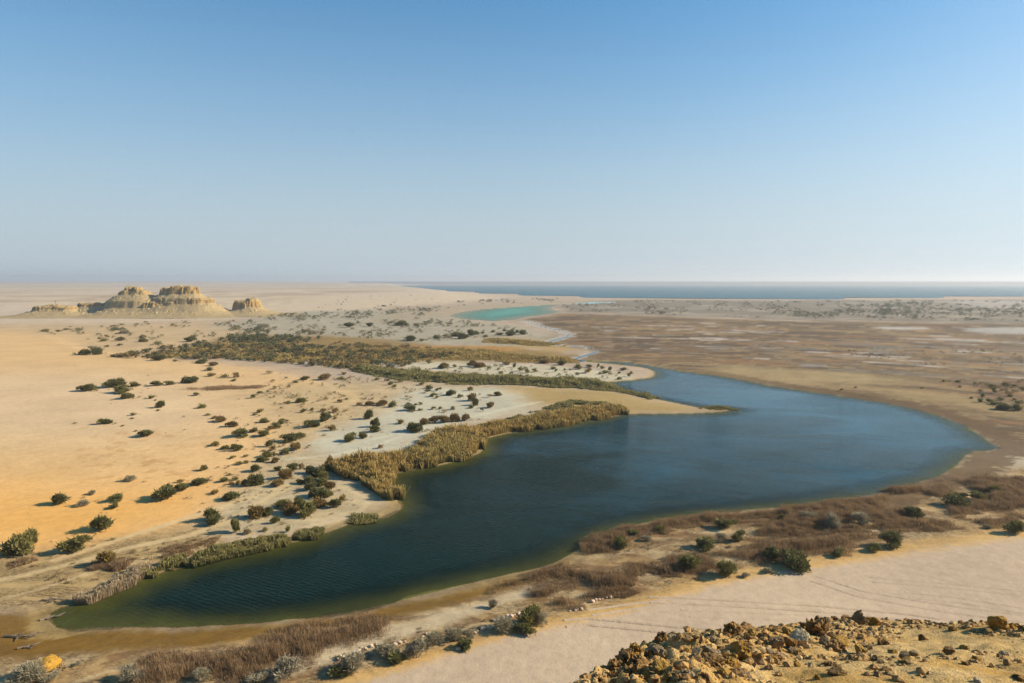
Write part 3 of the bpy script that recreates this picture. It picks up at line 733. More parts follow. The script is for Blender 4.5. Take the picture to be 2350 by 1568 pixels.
add(Z2, 'on the salt flat above the reed bank', 'bushes on the pale salt flat', [
 (785,922,75,38,'d'),(850,937,50,27,'g'),(640,877,60,30,'d'),(590,852,55,30),(700,892,48,26,'d'),(630,905,60,28,'d'),(665,932,60,30),(690,942,35,20,'b'),(918,890,45,30,'b','round brown tumbleweed bush nearest the long reed belt'),(1105,924,65,28,'b'),(1053,938,48,26,'t'),(985,920,25,14,'y'),
 (930,962,70,50,'b'),(955,992,62,48,'d'),(928,1012,45,24),(1056,1010,62,40,'b','round brown bush alone right of the salt flat clump'),(998,1030,26,24,'d'),(798,1022,40,26),(740,1039,45,24,'t'),(712,1017,34,20),(665,1020,40,24),(575,1027,40,18),(505,1030,90,20,'d'),(490,994,55,26),(575,987,35,20),(545,990,30,16),
 (380,1004,60,45,'d','dark round bush at the end of the brown hedge on the flat'),(310,992,90,32,'b'),(225,992,70,24,'b'),(155,994,45,26,'b'),(20,969,40,24,'b'),(70,951,30,14),(430,833,55,32),(365,851,40,28),(400,863,34,20),(355,820,30,16),(280,816,45,16),(50,779,45,20,'b'),
 (220,1087,80,62,'d'),(265,1142,70,62,'d'),(260,1177,80,45,'d'),(180,1218,65,42,'g'),(90,1242,92,56,'g','grey green bush lowest on the salt flat'),(440,1119,60,36,'b','lone russet bush left of the reed bank'),(540,1173,130,62,'d','long olive bush touching the left of the reed bank'),
 (300,1287,50,28,'b')])
add(Z2, 'in the rusty hedge behind the reed bank', 'rusty hedge behind the reed bank', [(605,1122,70,42,'b'),(670,1116,80,50,'b'),(740,1112,85,52,'b'),(810,1106,85,55,'b'),(880,1100,80,50,'b')])
add(Z2, 'on the sand beyond the long reed belt', 'bushes north of the long reed belt', [
 (1225,730,38,32,'d'),(1262,756,42,36),(1310,767,50,36),(1360,762,48,30),(1110,746,25,14),(1165,711,60,24,'b'),(1490,741,50,20),(1510,759,28,22),(1570,751,30,18),(1605,749,20,14),(1660,781,38,20),(1735,767,52,34,'o','golden round bush near the tip of the sand flat'),(1660,742,60,40),(1800,740,26,42,'d','narrow upright dark bush on the sand flat'),
 (1735,731,60,24,'d'),(1830,740,40,24),(1880,753,36,32,'d'),(1975,751,55,22,'d'),(1945,771,24,16),(2010,794,32,26,'d'),(2025,776,32,22),(1815,777,30,18),(1850,771,60,16),(1945,812,40,20,'g'),(635,702,45,32),(930,722,75,42,'b'),(985,730,85,30,'b'),(740,736,90,27,'b'),(810,730,38,24,'b'),(1050,736,36,14),(1130,771,40,14,'b'),
 (1550,715,80,35,'g'),(1430,702,70,22,'b')])
add(Z2, 'on the salt flat beyond the golden reeds', 'dark shrubs beyond the golden reeds', [
 (925,507,62,38,'d'),(870,532,85,38,'d'),(960,502,45,27,'d'),(1000,502,35,20,'d'),(1025,521,40,20),(1075,487,38,18,'d'),(1125,507,50,18,'d'),(1195,511,90,26,'d'),(1155,480,30,18,'d'),(1205,490,35,30,'d'),(1240,490,34,22,'d'),(1280,502,52,34,'d'),(825,517,80,32),(755,522,60,25),(690,532,60,30,'d'),(510,547,90,36,'d'),(583,549,45,20),
 (85,452,80,24,'d'),(225,447,65,27),(445,442,90,30),(550,442,40,20)])
add(Z3, 'on the brown plain beyond the lake', 'shrubs on the brown plain at the right', [
 (1095,890,28,18,'d','tiny dark shrub on the lake shore of the brown plain'),(1188,870,24,10,'d'),(1647,874,26,10,'d'),(1798,829,30,18),(1832,826,20,10),(1900,831,40,14),(1908,866,28,14,'d'),(2045,969,40,30,'d'),(1990,943,26,14),(2065,933,34,24,'d'),(2110,969,50,26,'d'),(2150,986,60,26),(2210,1023,92,46,'d','largest dark bush on the plain beyond the right bank'),
 (2300,1026,72,42),(2305,981,40,24),(2140,906,40,50),(2190,957,40,22),(2130,871,60,32),(2225,857,60,27,'b'),(2285,866,50,24,'b'),(2345,892,50,32),(2255,930,40,20),(2285,955,30,18)])
add(Z5, 'in the row below the pale dune', 'bushes at the foot of the pale dune', [
 (1245,1215,190,115,'g','big green bush standing right in the row at the foot of the pale dune'),(1315,1190,110,75,'y'),(1090,1247,150,82,'y'),(1212,1268,145,62,'g','low green bush casting a shadow on the pale dune'),
 (765,1312,135,92,'y','tall grey bush mid row at the foot of the pale dune'),(830,1352,105,58,'d'),(855,1292,95,62,'y'),(620,1342,135,85,'y'),(515,1420,160,115,'y'),(320,1417,185,82,'y'),(385,1457,150,62,'g'),(100,1512,170,110,'y'),(20,1535,120,60,'d'),
 (1010,1087,70,50,'y','small dry bush beside the white track'),(895,1217,35,16,'y')])
add(Z5, 'in dry grass on the right bank', 'bushes on the near right bank', [(1840,702,105,72,'g','pale green bush beside the curved tyre marks'),(1930,613,80,30),(2095,592,90,40),(2010,652,80,36,'y')])
add(Z6, 'in dry grass on the right bank', 'bushes on the near right bank', [
 (640,512,65,38),(715,502,50,30),(260,577,150,62,'g'),(340,537,50,30),(140,707,165,78,'g'),(250,657,90,55,'y'),(360,657,110,68,'g'),(40,842,135,98,'g'),(280,888,155,105,'g','full olive bush at the bottom of the near right bank'),(405,887,60,30,'y'),(570,772,115,78,'d'),
 (725,832,225,102,'d','spreading dark bush on the rim of the pale dune'),(560,857,80,28,'y'),(1010,757,100,52,'g'),(1230,717,115,52,'g'),(1350,697,165,98,'d','blackish green bush standing highest on the rim of the pale dune'),
 (830,522,125,62,'y'),(970,572,145,92,'y'),(1160,542,135,72,'y'),(1490,492,120,64,'d','dark bush half hidden in brown grass on the right bank'),(1770,437,185,66,'d','wide dark bush in brown grass near the right edge'),(1920,387,110,52),(2030,342,80,48),(2120,322,60,30),(1820,360,60,25),(1980,570,60,25,'y'),(2150,602,165,82,'g','bush cut by the right edge above the pale dune')])
add(Z4, 'along the bottom edge at the left', 'bleached bushes at the bottom edge', [(190,1585,250,115,'y'),(330,1570,120,60,'y'),(860,1580,190,95,'y'),(1310,1562,130,75,'y'),(1850,1565,210,125,'y'),(1690,1580,150,70,'y'),(500,1460,60,25,'y')])

finish_labels()
def depth_of(x, y, z): return y * CT + (H - z) * ST
sx = np.array([s[0] for s in SPOTS]); sy = np.array([s[1] for s in SPOTS]); sw = np.array([s[2] * (1.3 if s[6] == 'tamarisks in the peninsula row' else 1) for s in SPOTS]); sh = np.array([s[3] for s in SPOTS])
hx, hy, hzz = hit(sx, sy); dep = np.arctan2(H - hzz, np.hypot(hx, hy))
hx, hy, hzz = hit(sx, sy - .28 * sw * np.sin(dep)); dep = np.arctan2(H - hzz, np.hypot(hx, hy))
dpt = depth_of(hx, hy, hzz); wm_ = sw * dpt / F
hm = np.clip((sh * dpt / F - .28 * wm_ * np.sin(dep)) / np.cos(dep), .38 * wm_, 1.5 * wm_)
first = {}
def copy_shrub(mesh, stems, name):
    if stems is None: return link(name, mesh)
    o = link(name, None); a = link('foliage', mesh, o); b = link('stems', stems, o); return o
for i, s in enumerate(SPOTS):
    big = sw[i] > 20; var = int(rng.integers(0, 7))
    me = shrub_mesh(s[4], big, var)
    o = copy_shrub(me, STEMS[i % 3] if big else None, {'y': 'dry_bush', 't': 'dry_bush'}.get(s[4], 'tamarisk_bush'))
    o.location = (hx[i], hy[i], hzz[i] - .03 * hm[i]); o.rotation_euler = (0, 0, float(rng.uniform(0, 6.28)))
    o.scale = (wm_[i] * rng.uniform(1.12, 1.32), wm_[i] * rng.uniform(.95, 1.25), hm[i] * 1.12)
    tag(o, s[5], 'bush', s[6])
print('SHRUBS', len(SPOTS), float(wm_.max()), float(np.median(wm_)))

# ---------------------------------------------------------------- the uncounted vegetation
def in_poly_px(poly, n, seed):
    g = np.random.default_rng(seed); P = np.array(poly, float); lo = P.min(0); hi = P.max(0); out = []
    while len(out) < n:
        q = lo + g.random((n * 2, 2)) * (hi - lo); k = sdf(q[:, 0], q[:, 1], P, 5) > 0; out += q[k].tolist()
    return np.array(out[:n])
def scatter_shrubs(specs, protos, extra=()):
    """each spec: pixel polygon, count, px width range, kind weights -> arrays of one joined mesh"""
    VV = []; FF = []; RR = []; b = 0
    for si, (poly, n, w0, w1, hf, kinds, clump) in enumerate(specs):
        q = in_poly_px(poly, n * 3, 400 + si)
        m = fbm(q[:, 0] / 30 + 3 * si, q[:, 1] / 9, 3, 500 + si) if clump else rng.random(len(q))
        q = q[np.argsort(-(m + .25 * rng.random(len(q))))[:n]]
        x, y, z = hit(q[:, 0], q[:, 1]); d = depth_of(x, y, z)
        w = rng.uniform(w0, w1, n) * rng.uniform(.6, 1.1, n) * d / F
        ok = z > .02
        for j in np.where(ok)[0]:
            V, f, r = protos[int(rng.integers(len(protos)))]
            a = rng.uniform(0, 6.28); c, s = math.cos(a), math.sin(a)
            v = np.stack([(V[:, 0] * c - V[:, 1] * s) * w[j] + x[j], (V[:, 0] * s + V[:, 1] * c) * w[j] + y[j], V[:, 2] * w[j] * hf * rng.uniform(.75, 1.2) + z[j] - .05], 1)
            VV.append(v); FF.append(f + b); b += len(v); kk = kinds[int(rng.integers(len(kinds)))]
            RR.append(np.stack([r, np.full(len(v), kk)], 1))
    for (x, y, w, kk) in extra:
        V, f, r = protos[int(rng.integers(len(protos)))]; z = float(terrain(np.array([x]), np.array([y]))[0])
        if z < .1 or float(sdf(np.array([math.atan2(x, y)]), np.array([math.log(math.hypot(x, y))]), pND, .3)[0]) > -.01: continue
        VV.append(V * [w, w, w * .5] + [x, y, z - .05]); FF.append(f + b); b += len(V); RR.append(np.stack([r, np.full(len(V), kk)], 1))
    return np.concatenate(VV), np.concatenate(FF), np.concatenate(RR)
def scrub_material(name, cols):
    """leaf colour by the plant's own shade value"""
    t = NT(name); a = t.attr('rnd').outputs['Fac']; k = t.attr('shade').outputs['Fac']
    cr = t.n('ValToRGB'); cr.color_ramp.elements.remove(cr.color_ramp.elements[0])
    for i, c in enumerate(cols):
        e = cr.color_ramp.elements[0] if i == 0 else cr.color_ramp.elements.new(i / (len(cols) - 1))
        e.position = i / (len(cols) - 1); e.color = (*c, 1)
    t.l(k, cr.inputs[0]); c = cr.outputs[0]
    g = t.map(a, 0, 1, .65, 1.4); gg = t.n('CombineColor'); [t.l(g, gg.inputs[i]) for i in range(3)]
    c = t.mix(1.0, c, gg.outputs[0], 'MULTIPLY'); t.l(c, t.b.inputs['Base Color']); t.set(Roughness=.85); t.b.inputs['Specular IOR Level'].default_value = .15
    tr = t.n('BsdfTranslucent'); t.l(c, tr.inputs[0]); mx = t.n('MixShader'); mx.inputs[0].default_value = .2
    t.l(t.b.outputs[0], mx.inputs[1]); t.l(tr.outputs[0], mx.inputs[2]); t.l(mx.outputs[0], t.out.inputs[0])
    return t.m
SCRUB = scrub_material('scrub_leaf', [(.085, .090, .042), (.125, .12, .05), (.17, .115, .05), (.27, .18, .065), (.29, .23, .14)])
PR = [shrub_arrays(60 + i, 64, 'dome') for i in range(5)]; PRM = [shrub_arrays(70 + i, 140, 'dome') for i in range(5)]
def stuff(name, V, f, rr, mat, label):
    me = mesh_mixed(name, V, f, mat); fattr(me, 'rnd', rr[:, 0]); fattr(me, 'shade', rr[:, 1])
    tag(link(name, me), label=label, kind='stuff')
FARZ = [
 ([(480,748),(640,722),(900,706),(1020,704),(1040,735),(1230,755),(1230,772),(1100,782),(900,785),(700,765),(560,765)], 760, 5, 13, .5, [0, .1, .2, .3, 1], True),
 ([(640,722),(900,700),(1100,690),(1300,685),(1280,694),(1040,708),(900,722),(640,742)], 170, 6, 12, .5, [0, .1, .2], True),
 ([(1290,702),(1420,690),(1800,691),(2349,690),(2349,740),(1800,733),(1500,723),(1300,716)], 1000, 4, 11, .45, [0, .1, .25, .5, 1], True),
 ([(1780,712),(2349,708),(2349,738),(2000,732),(1800,728)], 480, 5, 12, .45, [0, .1, .2, .3], True),
 ([(2100,694),(2349,706),(2349,720),(2000,712),(1900,703)], 220, 5, 11, .45, [0, .1, .2], True),
 ([(80,755),(300,742),(560,738),(640,745),(560,775),(420,782),(240,790),(90,765)], 110, 7, 18, .45, [.1, .2, .6], True),
 ([(700,690),(900,672),(1080,682),(900,700),(700,712)], 25, 4, 7, .5, [0, .1], False),
 ([(620,870),(860,862),(980,890),(940,930),(820,960),(700,960),(600,930)], 170, 5, 14, .6, [.2, .4, .6, .8, 1], True),
 ([(900,835),(1200,840),(1430,858),(1400,872),(1100,862),(900,848)], 60, 6, 14, .6, [0, .3, .5], True),
 ([(1900,805),(2349,800),(2349,860),(2100,850)], 90, 4, 11, .5, [.3, .5, .5], True),
 ([(2230,880),(2349,870),(2349,960),(2260,930)], 60, 6, 14, .6, [.1, .3, .5], True),
 ([(1700,790),(2349,800),(2349,812),(1800,806)], 60, 3, 7, .5, [.3, .5], True),
 ([(480,1060),(640,1090),(760,1110),(700,1200),(560,1220),(450,1210)], 90, 5, 15, .5, [.2, .5, .8, 1, 1], True),
 ([(20,1330),(200,1285),(420,1235),(520,1225),(430,1262),(200,1345)], 60, 6, 18, .4, [.5, .8, 1], True),
 ([(560,960),(700,940),(760,1010),(640,1060),(560,1080)], 60, 5, 13, .5, [.2, .5, .8, 1], True),
 ([(900,1450),(1150,1400),(1100,1440),(900,1510),(600,1570)], 40, 8, 18, .4, [.5, .8, 1], True),
 ([(1480,1240),(1800,1215),(2200,1200),(2000,1250),(1700,1310),(1500,1360)], 110, 8, 22, .45, [.5, .8, 1, 1], True),
 ([(200,850),(560,860),(620,960),(480,1000),(250,960)], 18, 4, 9, .4, [.2, .5, 1], False),
]
SAT = []
for i in range(len(SPOTS)):
    if sw[i] < 14 or wm_[i] > 8: continue
    for k in range(int(rng.integers(1, 4))):
        a = rng.uniform(0, 6.28); d = wm_[i] * rng.uniform(.55, 1.3); SAT.append((hx[i] + math.cos(a) * d, hy[i] + math.sin(a) * d, wm_[i] * rng.uniform(.12, .4), rng.choice([.2, .5, .8, 1.0])))
V, f, rr = scatter_shrubs(FARZ, PR, SAT); stuff('scattered_scrub', V, f, rr, SCRUB, 'small bushes dotted over the salt flats and the far scrub land')
THICK = [
 ([(235,822),(330,803),(480,787),(560,785),(700,792),(840,806),(1000,805),(1040,818),(960,832),(900,850),(850,858),(760,845),(640,836),(500,827),(340,825)], 640, 12, 27, .5, [.0, .05, .1, .2, .3, .45, .6], False),
 ([(490,786),(540,769),(650,771),(760,780),(680,790),(560,789)], 100, 12, 26, .5, [.0, .1, .2], False),
 ([(540,752),(640,748),(720,760),(780,772),(640,772)], 60, 9, 20, .45, [.1, .3, 1], True),
 ([(760,783),(860,792),(1000,800),(1060,818),(900,824),(780,806)], 160, 10, 22, .45, [.3, .5, .6, .75], False),
]
V, f, rr = scatter_shrubs(THICK, PRM); stuff('tamarisk_thicket', V, f, rr, SCRUB, 'long dark tamarisk thicket crossing the sand below the mesas')

# reeds and dry grass: one mesh of blades for each bed
def blade_material(name, lo, hi, tip):
    t = NT(name); a = t.attr('rnd').outputs['Fac']; h = t.attr('tipness').outputs['Fac']; s = t.attr('shade').outputs['Fac']
    c = t.mix(s, lo, hi); c = t.mix(t.math('MULTIPLY', h, .75), c, tip)
    g = t.map(a, 0, 1, .7, 1.35); gg = t.n('CombineColor'); [t.l(g, gg.inputs[i]) for i in range(3)]
    c = t.mix(1.0, c, gg.outputs[0], 'MULTIPLY'); t.l(c, t.b.inputs['Base Color']); t.set(Roughness=.8); t.b.inputs['Specular IOR Level'].default_value = .2
    tr = t.n('BsdfTranslucent'); t.l(c, tr.inputs[0]); mx = t.n('MixShader'); mx.inputs[0].default_value = .3
    t.l(t.b.outputs[0], mx.inputs[1]); t.l(tr.outputs[0], mx.inputs[2]); t.l(mx.outputs[0], t.out.inputs[0]); return t.m
def bed(name, polys, n, hgt, wid, mat, label, seed, lean=.18, gap=0.0, patch=6.0, edge=2.0, shade=None, plume=True, ramp=1.8, hmin=.5):
    g = np.random.default_rng(seed); PX = []; HH = []
    tot = []; world = []
    for poly in polys:
        P = np.array(poly, float); x, y, z = hit(P[:, 0], P[:, 1]); world.append(np.stack([x, y], 1))
        q = world[-1]; tot.append(abs(.5 * np.sum(q[:, 0] * np.roll(q[:, 1], -1) - q[:, 1] * np.roll(q[:, 0], -1))))
    for q, A in zip(world, tot):
        k = int(n * A / sum(tot)); lo = q.min(0); hi = q.max(0); got = np.zeros((0, 2)); ss = np.zeros(0)
        while len(got) < k:
            p = lo + g.random((k * 3, 2)) * (hi - lo); s = sdf(p[:, 0], p[:, 1], q, 30)
            s = s + edge * 2 * (fbm(p[:, 0] / patch, p[:, 1] / patch, 3, seed) - .5)
            ok = s > 0
            if gap: ok &= (sstep(gap - .06, gap + .16, fbm(p[:, 0] / patch, p[:, 1] / patch, 4, seed + 5)) * (.25 + .75 * sstep(0, edge * 2, s))) > g.random(len(p))
            got = np.concatenate([got, p[ok]]); ss = np.concatenate([ss, s[ok]])
        PX.append(got[:k]); HH.append(np.clip(ss[:k] / (ramp + .01), hmin, 1))
    p = np.concatenate(PX); hh = np.concatenate(HH); n = len(p)
    z = np.maximum(terrain(p[:, 0], p[:, 1]), -.5)
    h = hgt * hh * (.55 + .75 * fbm(p[:, 0] / 4, p[:, 1] / 4, 4, seed + 9)) * (.62 + .76 * noise2(p[:, 0] / .8, p[:, 1] / .8, seed + 3)) * g.uniform(.7, 1.2, n)
    a = g.uniform(0, 6.283, n); side = np.stack([np.cos(a), np.sin(a), np.zeros(n)], 1)
    ld = np.stack([g.normal(size=n) * lean - lean * .5, g.normal(size=n) * lean, np.zeros(n)], 1) * h[:, None]
    w = wid * g.uniform(.6, 1.4, n)
    B = np.stack([p[:, 0], p[:, 1], z - .05], 1); M = B + ld * .35 + np.array([0, 0, 1]) * (h * .6)[:, None]; T = B + ld + np.array([0, 0, 1]) * h[:, None]
    k = 1.1 if plume else .4
    V = np.stack([B - side * (w * .5)[:, None], B + side * (w * .5)[:, None], T + side * (w * k * .5)[:, None], T - side * (w * k * .5)[:, None]], 1).reshape(-1, 3)
    f = np.arange(n * 4).reshape(-1, 4)
    me = mesh_np(name, V, f, mat)
    fattr(me, 'rnd', np.repeat(g.random(n), 4)); fattr(me, 'tipness', np.tile([0, 0, 1, 1], n))
    sh_ = fbm(p[:, 0] / 8, p[:, 1] / 8, 3, seed + 15) if shade is None else shade(p)
    fattr(me, 'shade', np.repeat(np.clip(sstep(.35, .65, sh_) if shade is None else sh_, 0, 1), 4))
    tag(link(name, me), label=label, kind='stuff'); print('BED', name, n, [round(float(t)) for t in tot])
REED = blade_material('reed_leaf', (.11, .115, .032), (.28, .185, .05), (.40, .28, .10))
REEDG = blade_material('reed_leaf_green', (.08, .095, .03), (.16, .145, .045), (.28, .235, .09))
PALE = blade_material('reed_leaf_pale', (.24, .175, .10), (.34, .255, .15), (.42, .32, .20))
BROWN = blade_material('dry_grass', (.15, .092, .042), (.24, .152, .072), (.29, .19, .105))
bed('reed_bed', [[(330,1327),(430,1302),(520,1278),(620,1258),(705,1240),(760,1222),(745,1217),(690,1230),(610,1246),(510,1266),(420,1288),(330,1314)]], 40000, 2.0, .07, REEDG, 'green and gold reeds lining the near left shore of the lake', 11, edge=.8, patch=3)
bed('pale_reed_bed', [[(188,1388),(260,1358),(335,1328),(335,1308),(250,1340),(185,1374)]], 12000, 2.2, .055, PALE, 'pale pinkish dry reeds at the lower left end of the lake', 12, edge=.5, patch=3)
bed('reed_bank', [[(920,1150),(905,1122),(894,1092),(935,1082),(1000,1072),(1060,1057),(1100,1042),(1115,1022),(1118,1006),(1090,990),(1010,1000),(985,1015),(960,1040),(860,1060),(775,1068),(770,1082),(830,1105),(870,1130),(895,1150)],
     [(1118,1006),(1180,993),(1260,983),(1330,971),(1400,958),(1442,952),(1420,942),(1330,950),(1250,962),(1120,985),(1090,990)]], 105000, 2.7, .11, REED, 'golden reed bank along the middle left shore of the lake', 13, edge=1.6, patch=5, ramp=2.5, hmin=.7)
bed('low_marsh_grass', [[(1250,962),(1330,950),(1420,942),(1440,938),(1400,925),(1300,922),(1240,935),(1210,952),(1100,978)]], 26000, .9, .14, REEDG, 'low yellow green grass behind the reed bank', 14, edge=3, patch=8, gap=.38)
bed('reed_belt', [[(800,852),(860,866),(1000,880),(1150,886),(1300,890),(1400,899),(1460,911),(1500,919),(1515,915),(1440,897),(1395,879),(1300,874),(1200,871),(1050,862),(900,850),(820,842)]], 55000, 2.2, .2, REEDG, 'long reed belt reaching from the thicket to the lake', 15, edge=3.5, patch=9, gap=.28, ramp=6, hmin=.4)
bed('far_reed_bed', [[(1080,806),(1180,812),(1330,824),(1320,834),(1150,832),(1030,825),(1010,812)], [(1110,778),(1200,782),(1300,792),(1290,797),(1180,792),(1110,786)], [(870,806),(1000,800),(1130,803),(1160,810),(1020,818),(900,816)]], 55000, 1.9, .26, REED, 'golden reed beds beside the winding stream', 16, edge=6, patch=16, gap=.36, ramp=10, hmin=.35)
bed('thicket_grass', [[(300,818),(480,790),(640,785),(840,800),(1000,800),(1060,818),(960,832),(860,852),(700,838),(500,824)]], 30000, 1.3, .22, REED, 'dry golden grass between the bushes of the thicket', 23, edge=5, patch=14, gap=.42, ramp=6, hmin=.4)
bed('reed_tuft', [[(1605,937),(1640,936),(1682,939),(1690,942),(1640,941)], [(795,1203),(812,1186),(862,1182),(866,1196),(830,1201)]], 5000, 1.1, .10, REEDG, 'small tufts of reeds on the sand spits', 17, edge=.4, patch=3)
DG = [
 [(1500,1300),(1620,1270),(1640,1290),(1560,1330),(1500,1345)],
 [(1800,1215),(2000,1200),(2200,1190),(2349,1185),(2349,1205),(2150,1215),(2000,1222)],
 [(280,1590),(300,1545),(420,1495),(560,1474),(700,1446),(900,1418),(1060,1390),(1078,1400),(1000,1432),(860,1472),(700,1522),(560,1562),(450,1600)],
 [(1145,1380),(1300,1332),(1400,1302),(1460,1292),(1500,1312),(1490,1342),(1380,1387),(1250,1402),(1250,1385),(1340,1352),(1240,1382)],
 [(1335,1260),(1366,1240),(1440,1208),(1600,1185),(1800,1165),(2000,1138),(2100,1117),(2250,1088),(2349,1096),(2500,1092),(2500,1130),(2349,1178),(2250,1185),(2100,1190),(1900,1215),(1750,1238),(1690,1225),(1800,1190),(1600,1206),(1450,1232),(1390,1268),(1340,1290)],
 [(1800,1245),(1950,1228),(2050,1217),(2030,1237),(1900,1267),(1800,1277),(1740,1290),(1590,1312),(1600,1292),(1700,1268)],
 [(1085,1360),(1180,1330),(1330,1290),(1345,1300),(1220,1340),(1100,1370)],
]
bed('dry_grass', DG, 220000, 1.1, .038, BROWN, 'brown dry grass drifts along the near shore', 18, lean=.22, gap=.385, patch=7, edge=3.5, plume=False, hmin=.5, ramp=2)
bed('left_dry_grass', [[(60,1372),(100,1335),(230,1292),(380,1262),(500,1228),(490,1250),(340,1302),(200,1352)], [(0,1290),(90,1270),(110,1285),(0,1320)]], 12000, .7, .05, BROWN, 'thin dry grass on the sandy bank at the lower left', 19, lean=.25, gap=.48, patch=4, edge=2, plume=False)
bed('dead_scrub_patch', [[(400,893),(500,886),(620,885),(600,893),(480,898)]], 5000, .7, .10, BROWN, 'dark flat patch of dead scrub on the sand', 20, lean=.4, gap=.42, patch=5, edge=2, plume=False)

# ---------------------------------------------------------------- rocks
ROCKM = {
 'j': rock_material('rock_brown', tuple(lin('#8a6840')), tuple(lin('#b38d55')), tuple(lin('#553d28'))),
 'y': rock_material('rock_yellow', tuple(lin('#a87c34')), tuple(lin('#c09a50')), tuple(lin('#7c5a2a'))),
 'e': rock_material('rock_grey', tuple(lin('#947c5a')), tuple(lin('#b09a76')), tuple(lin('#624e38'))),
 'w': rock_material('rock_white', tuple(lin('#cbb68c')), tuple(lin('#dfcca2')), tuple(lin('#8f7a5a'))),
}
def rock_shape(seed, sub, jag=1.0, flatness=.8):
    V, f = ico(sub); g = np.random.default_rng(seed); o = g.uniform(0, 50, 3)
    d = 1 + jag * (.75 * (noise3(V * 1.3 + o, 1) - .5) + .55 * np.abs(noise3(V * 2.6 + o, 2) - .5) * 2 * .7)
    if sub >= 3:
        d = d + jag * (.34 * (noise3(V * 5.5 + o, 3) - .5) + .22 * (noise3(V * 11 + o, 4) - .5))
        d = d - jag * .22 * sstep(.62, .8, noise3(V * 4 + o + 9, 5))
    P = V * d[:, None]
    # a few planar breaks
    for k in range(4):
        n = g.normal(size=3); n /= np.linalg.norm(n); lim = g.uniform(.62, .95); q = P @ n; P = P - np.maximum(q - lim, 0)[:, None] * n * .85
    P[:, 2] *= flatness; P = P - [P[:, 0].mean(), P[:, 1].mean(), P[:, 2].min()]
    return P / [np.ptp(P[:, 0]), np.ptp(P[:, 0]), np.ptp(P[:, 2])], f
RSH = {}
def rock_mesh(kind, var, sub):
    key = (kind, var, sub)
    if key not in RSH:
        V, f = rock_shape(700 + var, sub, {'j': 1.6, 'y': .75, 'e': .9, 'w': .7}[kind]); RSH[key] = mesh_np('rock', V, f, ROCKM[kind], False)
    return RSH[key]
RA = (1339.4, 1390.9, .21921); RB = (1833.9, 1390.9, .21921)
ROCKS = []
def addr(z, items):
    for it in items:
        x, y, w, h, k = it[:5]; ROCKS.append([z[0] + x * z[2], z[1] + y * z[2], w * z[2], h * z[2], k, it[5] if len(it) > 5 else None])
addr(RA, [
 (120,800,160,90,'j','lowest dark rock at the left end of the rocky ledge'),(230,720,150,90,'j','dark rock on the outer left lip of the ledge'),(330,690,190,130,'j','broad dark block on the outer left lip'),
 (430,650,190,160,'j','jagged brown block left of the peaked rock'),(550,570,170,150,'y','peaked yellow brown rock standing on the left ridge'),(560,660,230,120,'j'),(690,600,180,140,'j','cracked brown block right of the peaked rock'),
 (650,700,120,70,'j'),(820,470,150,110,'j','round topped dark rock on the ridge crest left'),(820,550,150,110,'e'),(925,460,90,90,'y'),(960,490,120,90,'j'),(1030,400,120,80,'j'),(1090,450,150,110,'y','yellow streaked rock mid ridge'),(1110,390,90,60,'j'),
 (1210,355,120,70,'j'),(1230,400,130,70,'y'),(1310,345,130,60,'y'),(1390,350,110,70,'j'),(1310,450,170,70,'j'),(1430,400,90,60,'j'),(1340,420,110,50,'e'),
 (1570,370,190,160,'j','tallest knobbly rock on the ridge with deep shadow below'),(1690,330,150,100,'j','knobbly rock leaning right of the tallest one'),(1500,330,80,80,'e'),(1760,350,90,60,'y'),(1850,390,120,80,'j'),(1700,400,110,60,'j'),
 (1650,545,230,150,'y','big yellow boulder with a flat shadowed base mid ledge'),(1560,540,120,60,'y'),(1330,545,190,90,'e','flat grey rock below the ridge'),(1170,560,150,100,'e','pitted grey brown rock below the ridge'),(1080,520,90,50,'y'),
 (850,760,230,190,'y','large yellow brown rock at the bottom edge of the ledge'),(960,720,130,110,'j'),(1180,680,260,110,'j'),(1340,660,200,110,'j','long shadowed rock below the big yellow boulder'),(1530,650,190,90,'y','flat yellow rock below the big yellow boulder'),
 (560,760,130,140,'j'),(450,790,140,150,'j'),(650,790,140,110,'y'),(270,800,170,80,'j'),(1080,790,170,100,'e'),(1250,800,170,90,'j'),(1480,800,180,110,'y','yellow rock cut by the bottom edge'),(880,800,90,80,'y'),(1010,800,110,70,'j'),(1110,640,60,50,'y'),
 (2010,450,150,110,'e','grey slab leaning against the brown boulder'),(2150,460,150,130,'j','upright brown boulder between grey slab and white boulder'),(2290,455,185,185,'w','large white boulder on the ledge'),(2130,310,130,70,'y','yellow capstone above the brown boulder'),(2000,320,90,40,'j'),(1950,400,70,60,'j'),
 (2260,515,80,60,'y'),(2170,510,110,70,'e'),(2050,500,90,50,'j'),(1850,560,70,60,'y'),(1980,590,110,50,'y'),(1940,520,130,40,'e'),(2230,650,70,40,'y'),(1620,720,110,60,'e'),(1700,770,110,60,'e')])
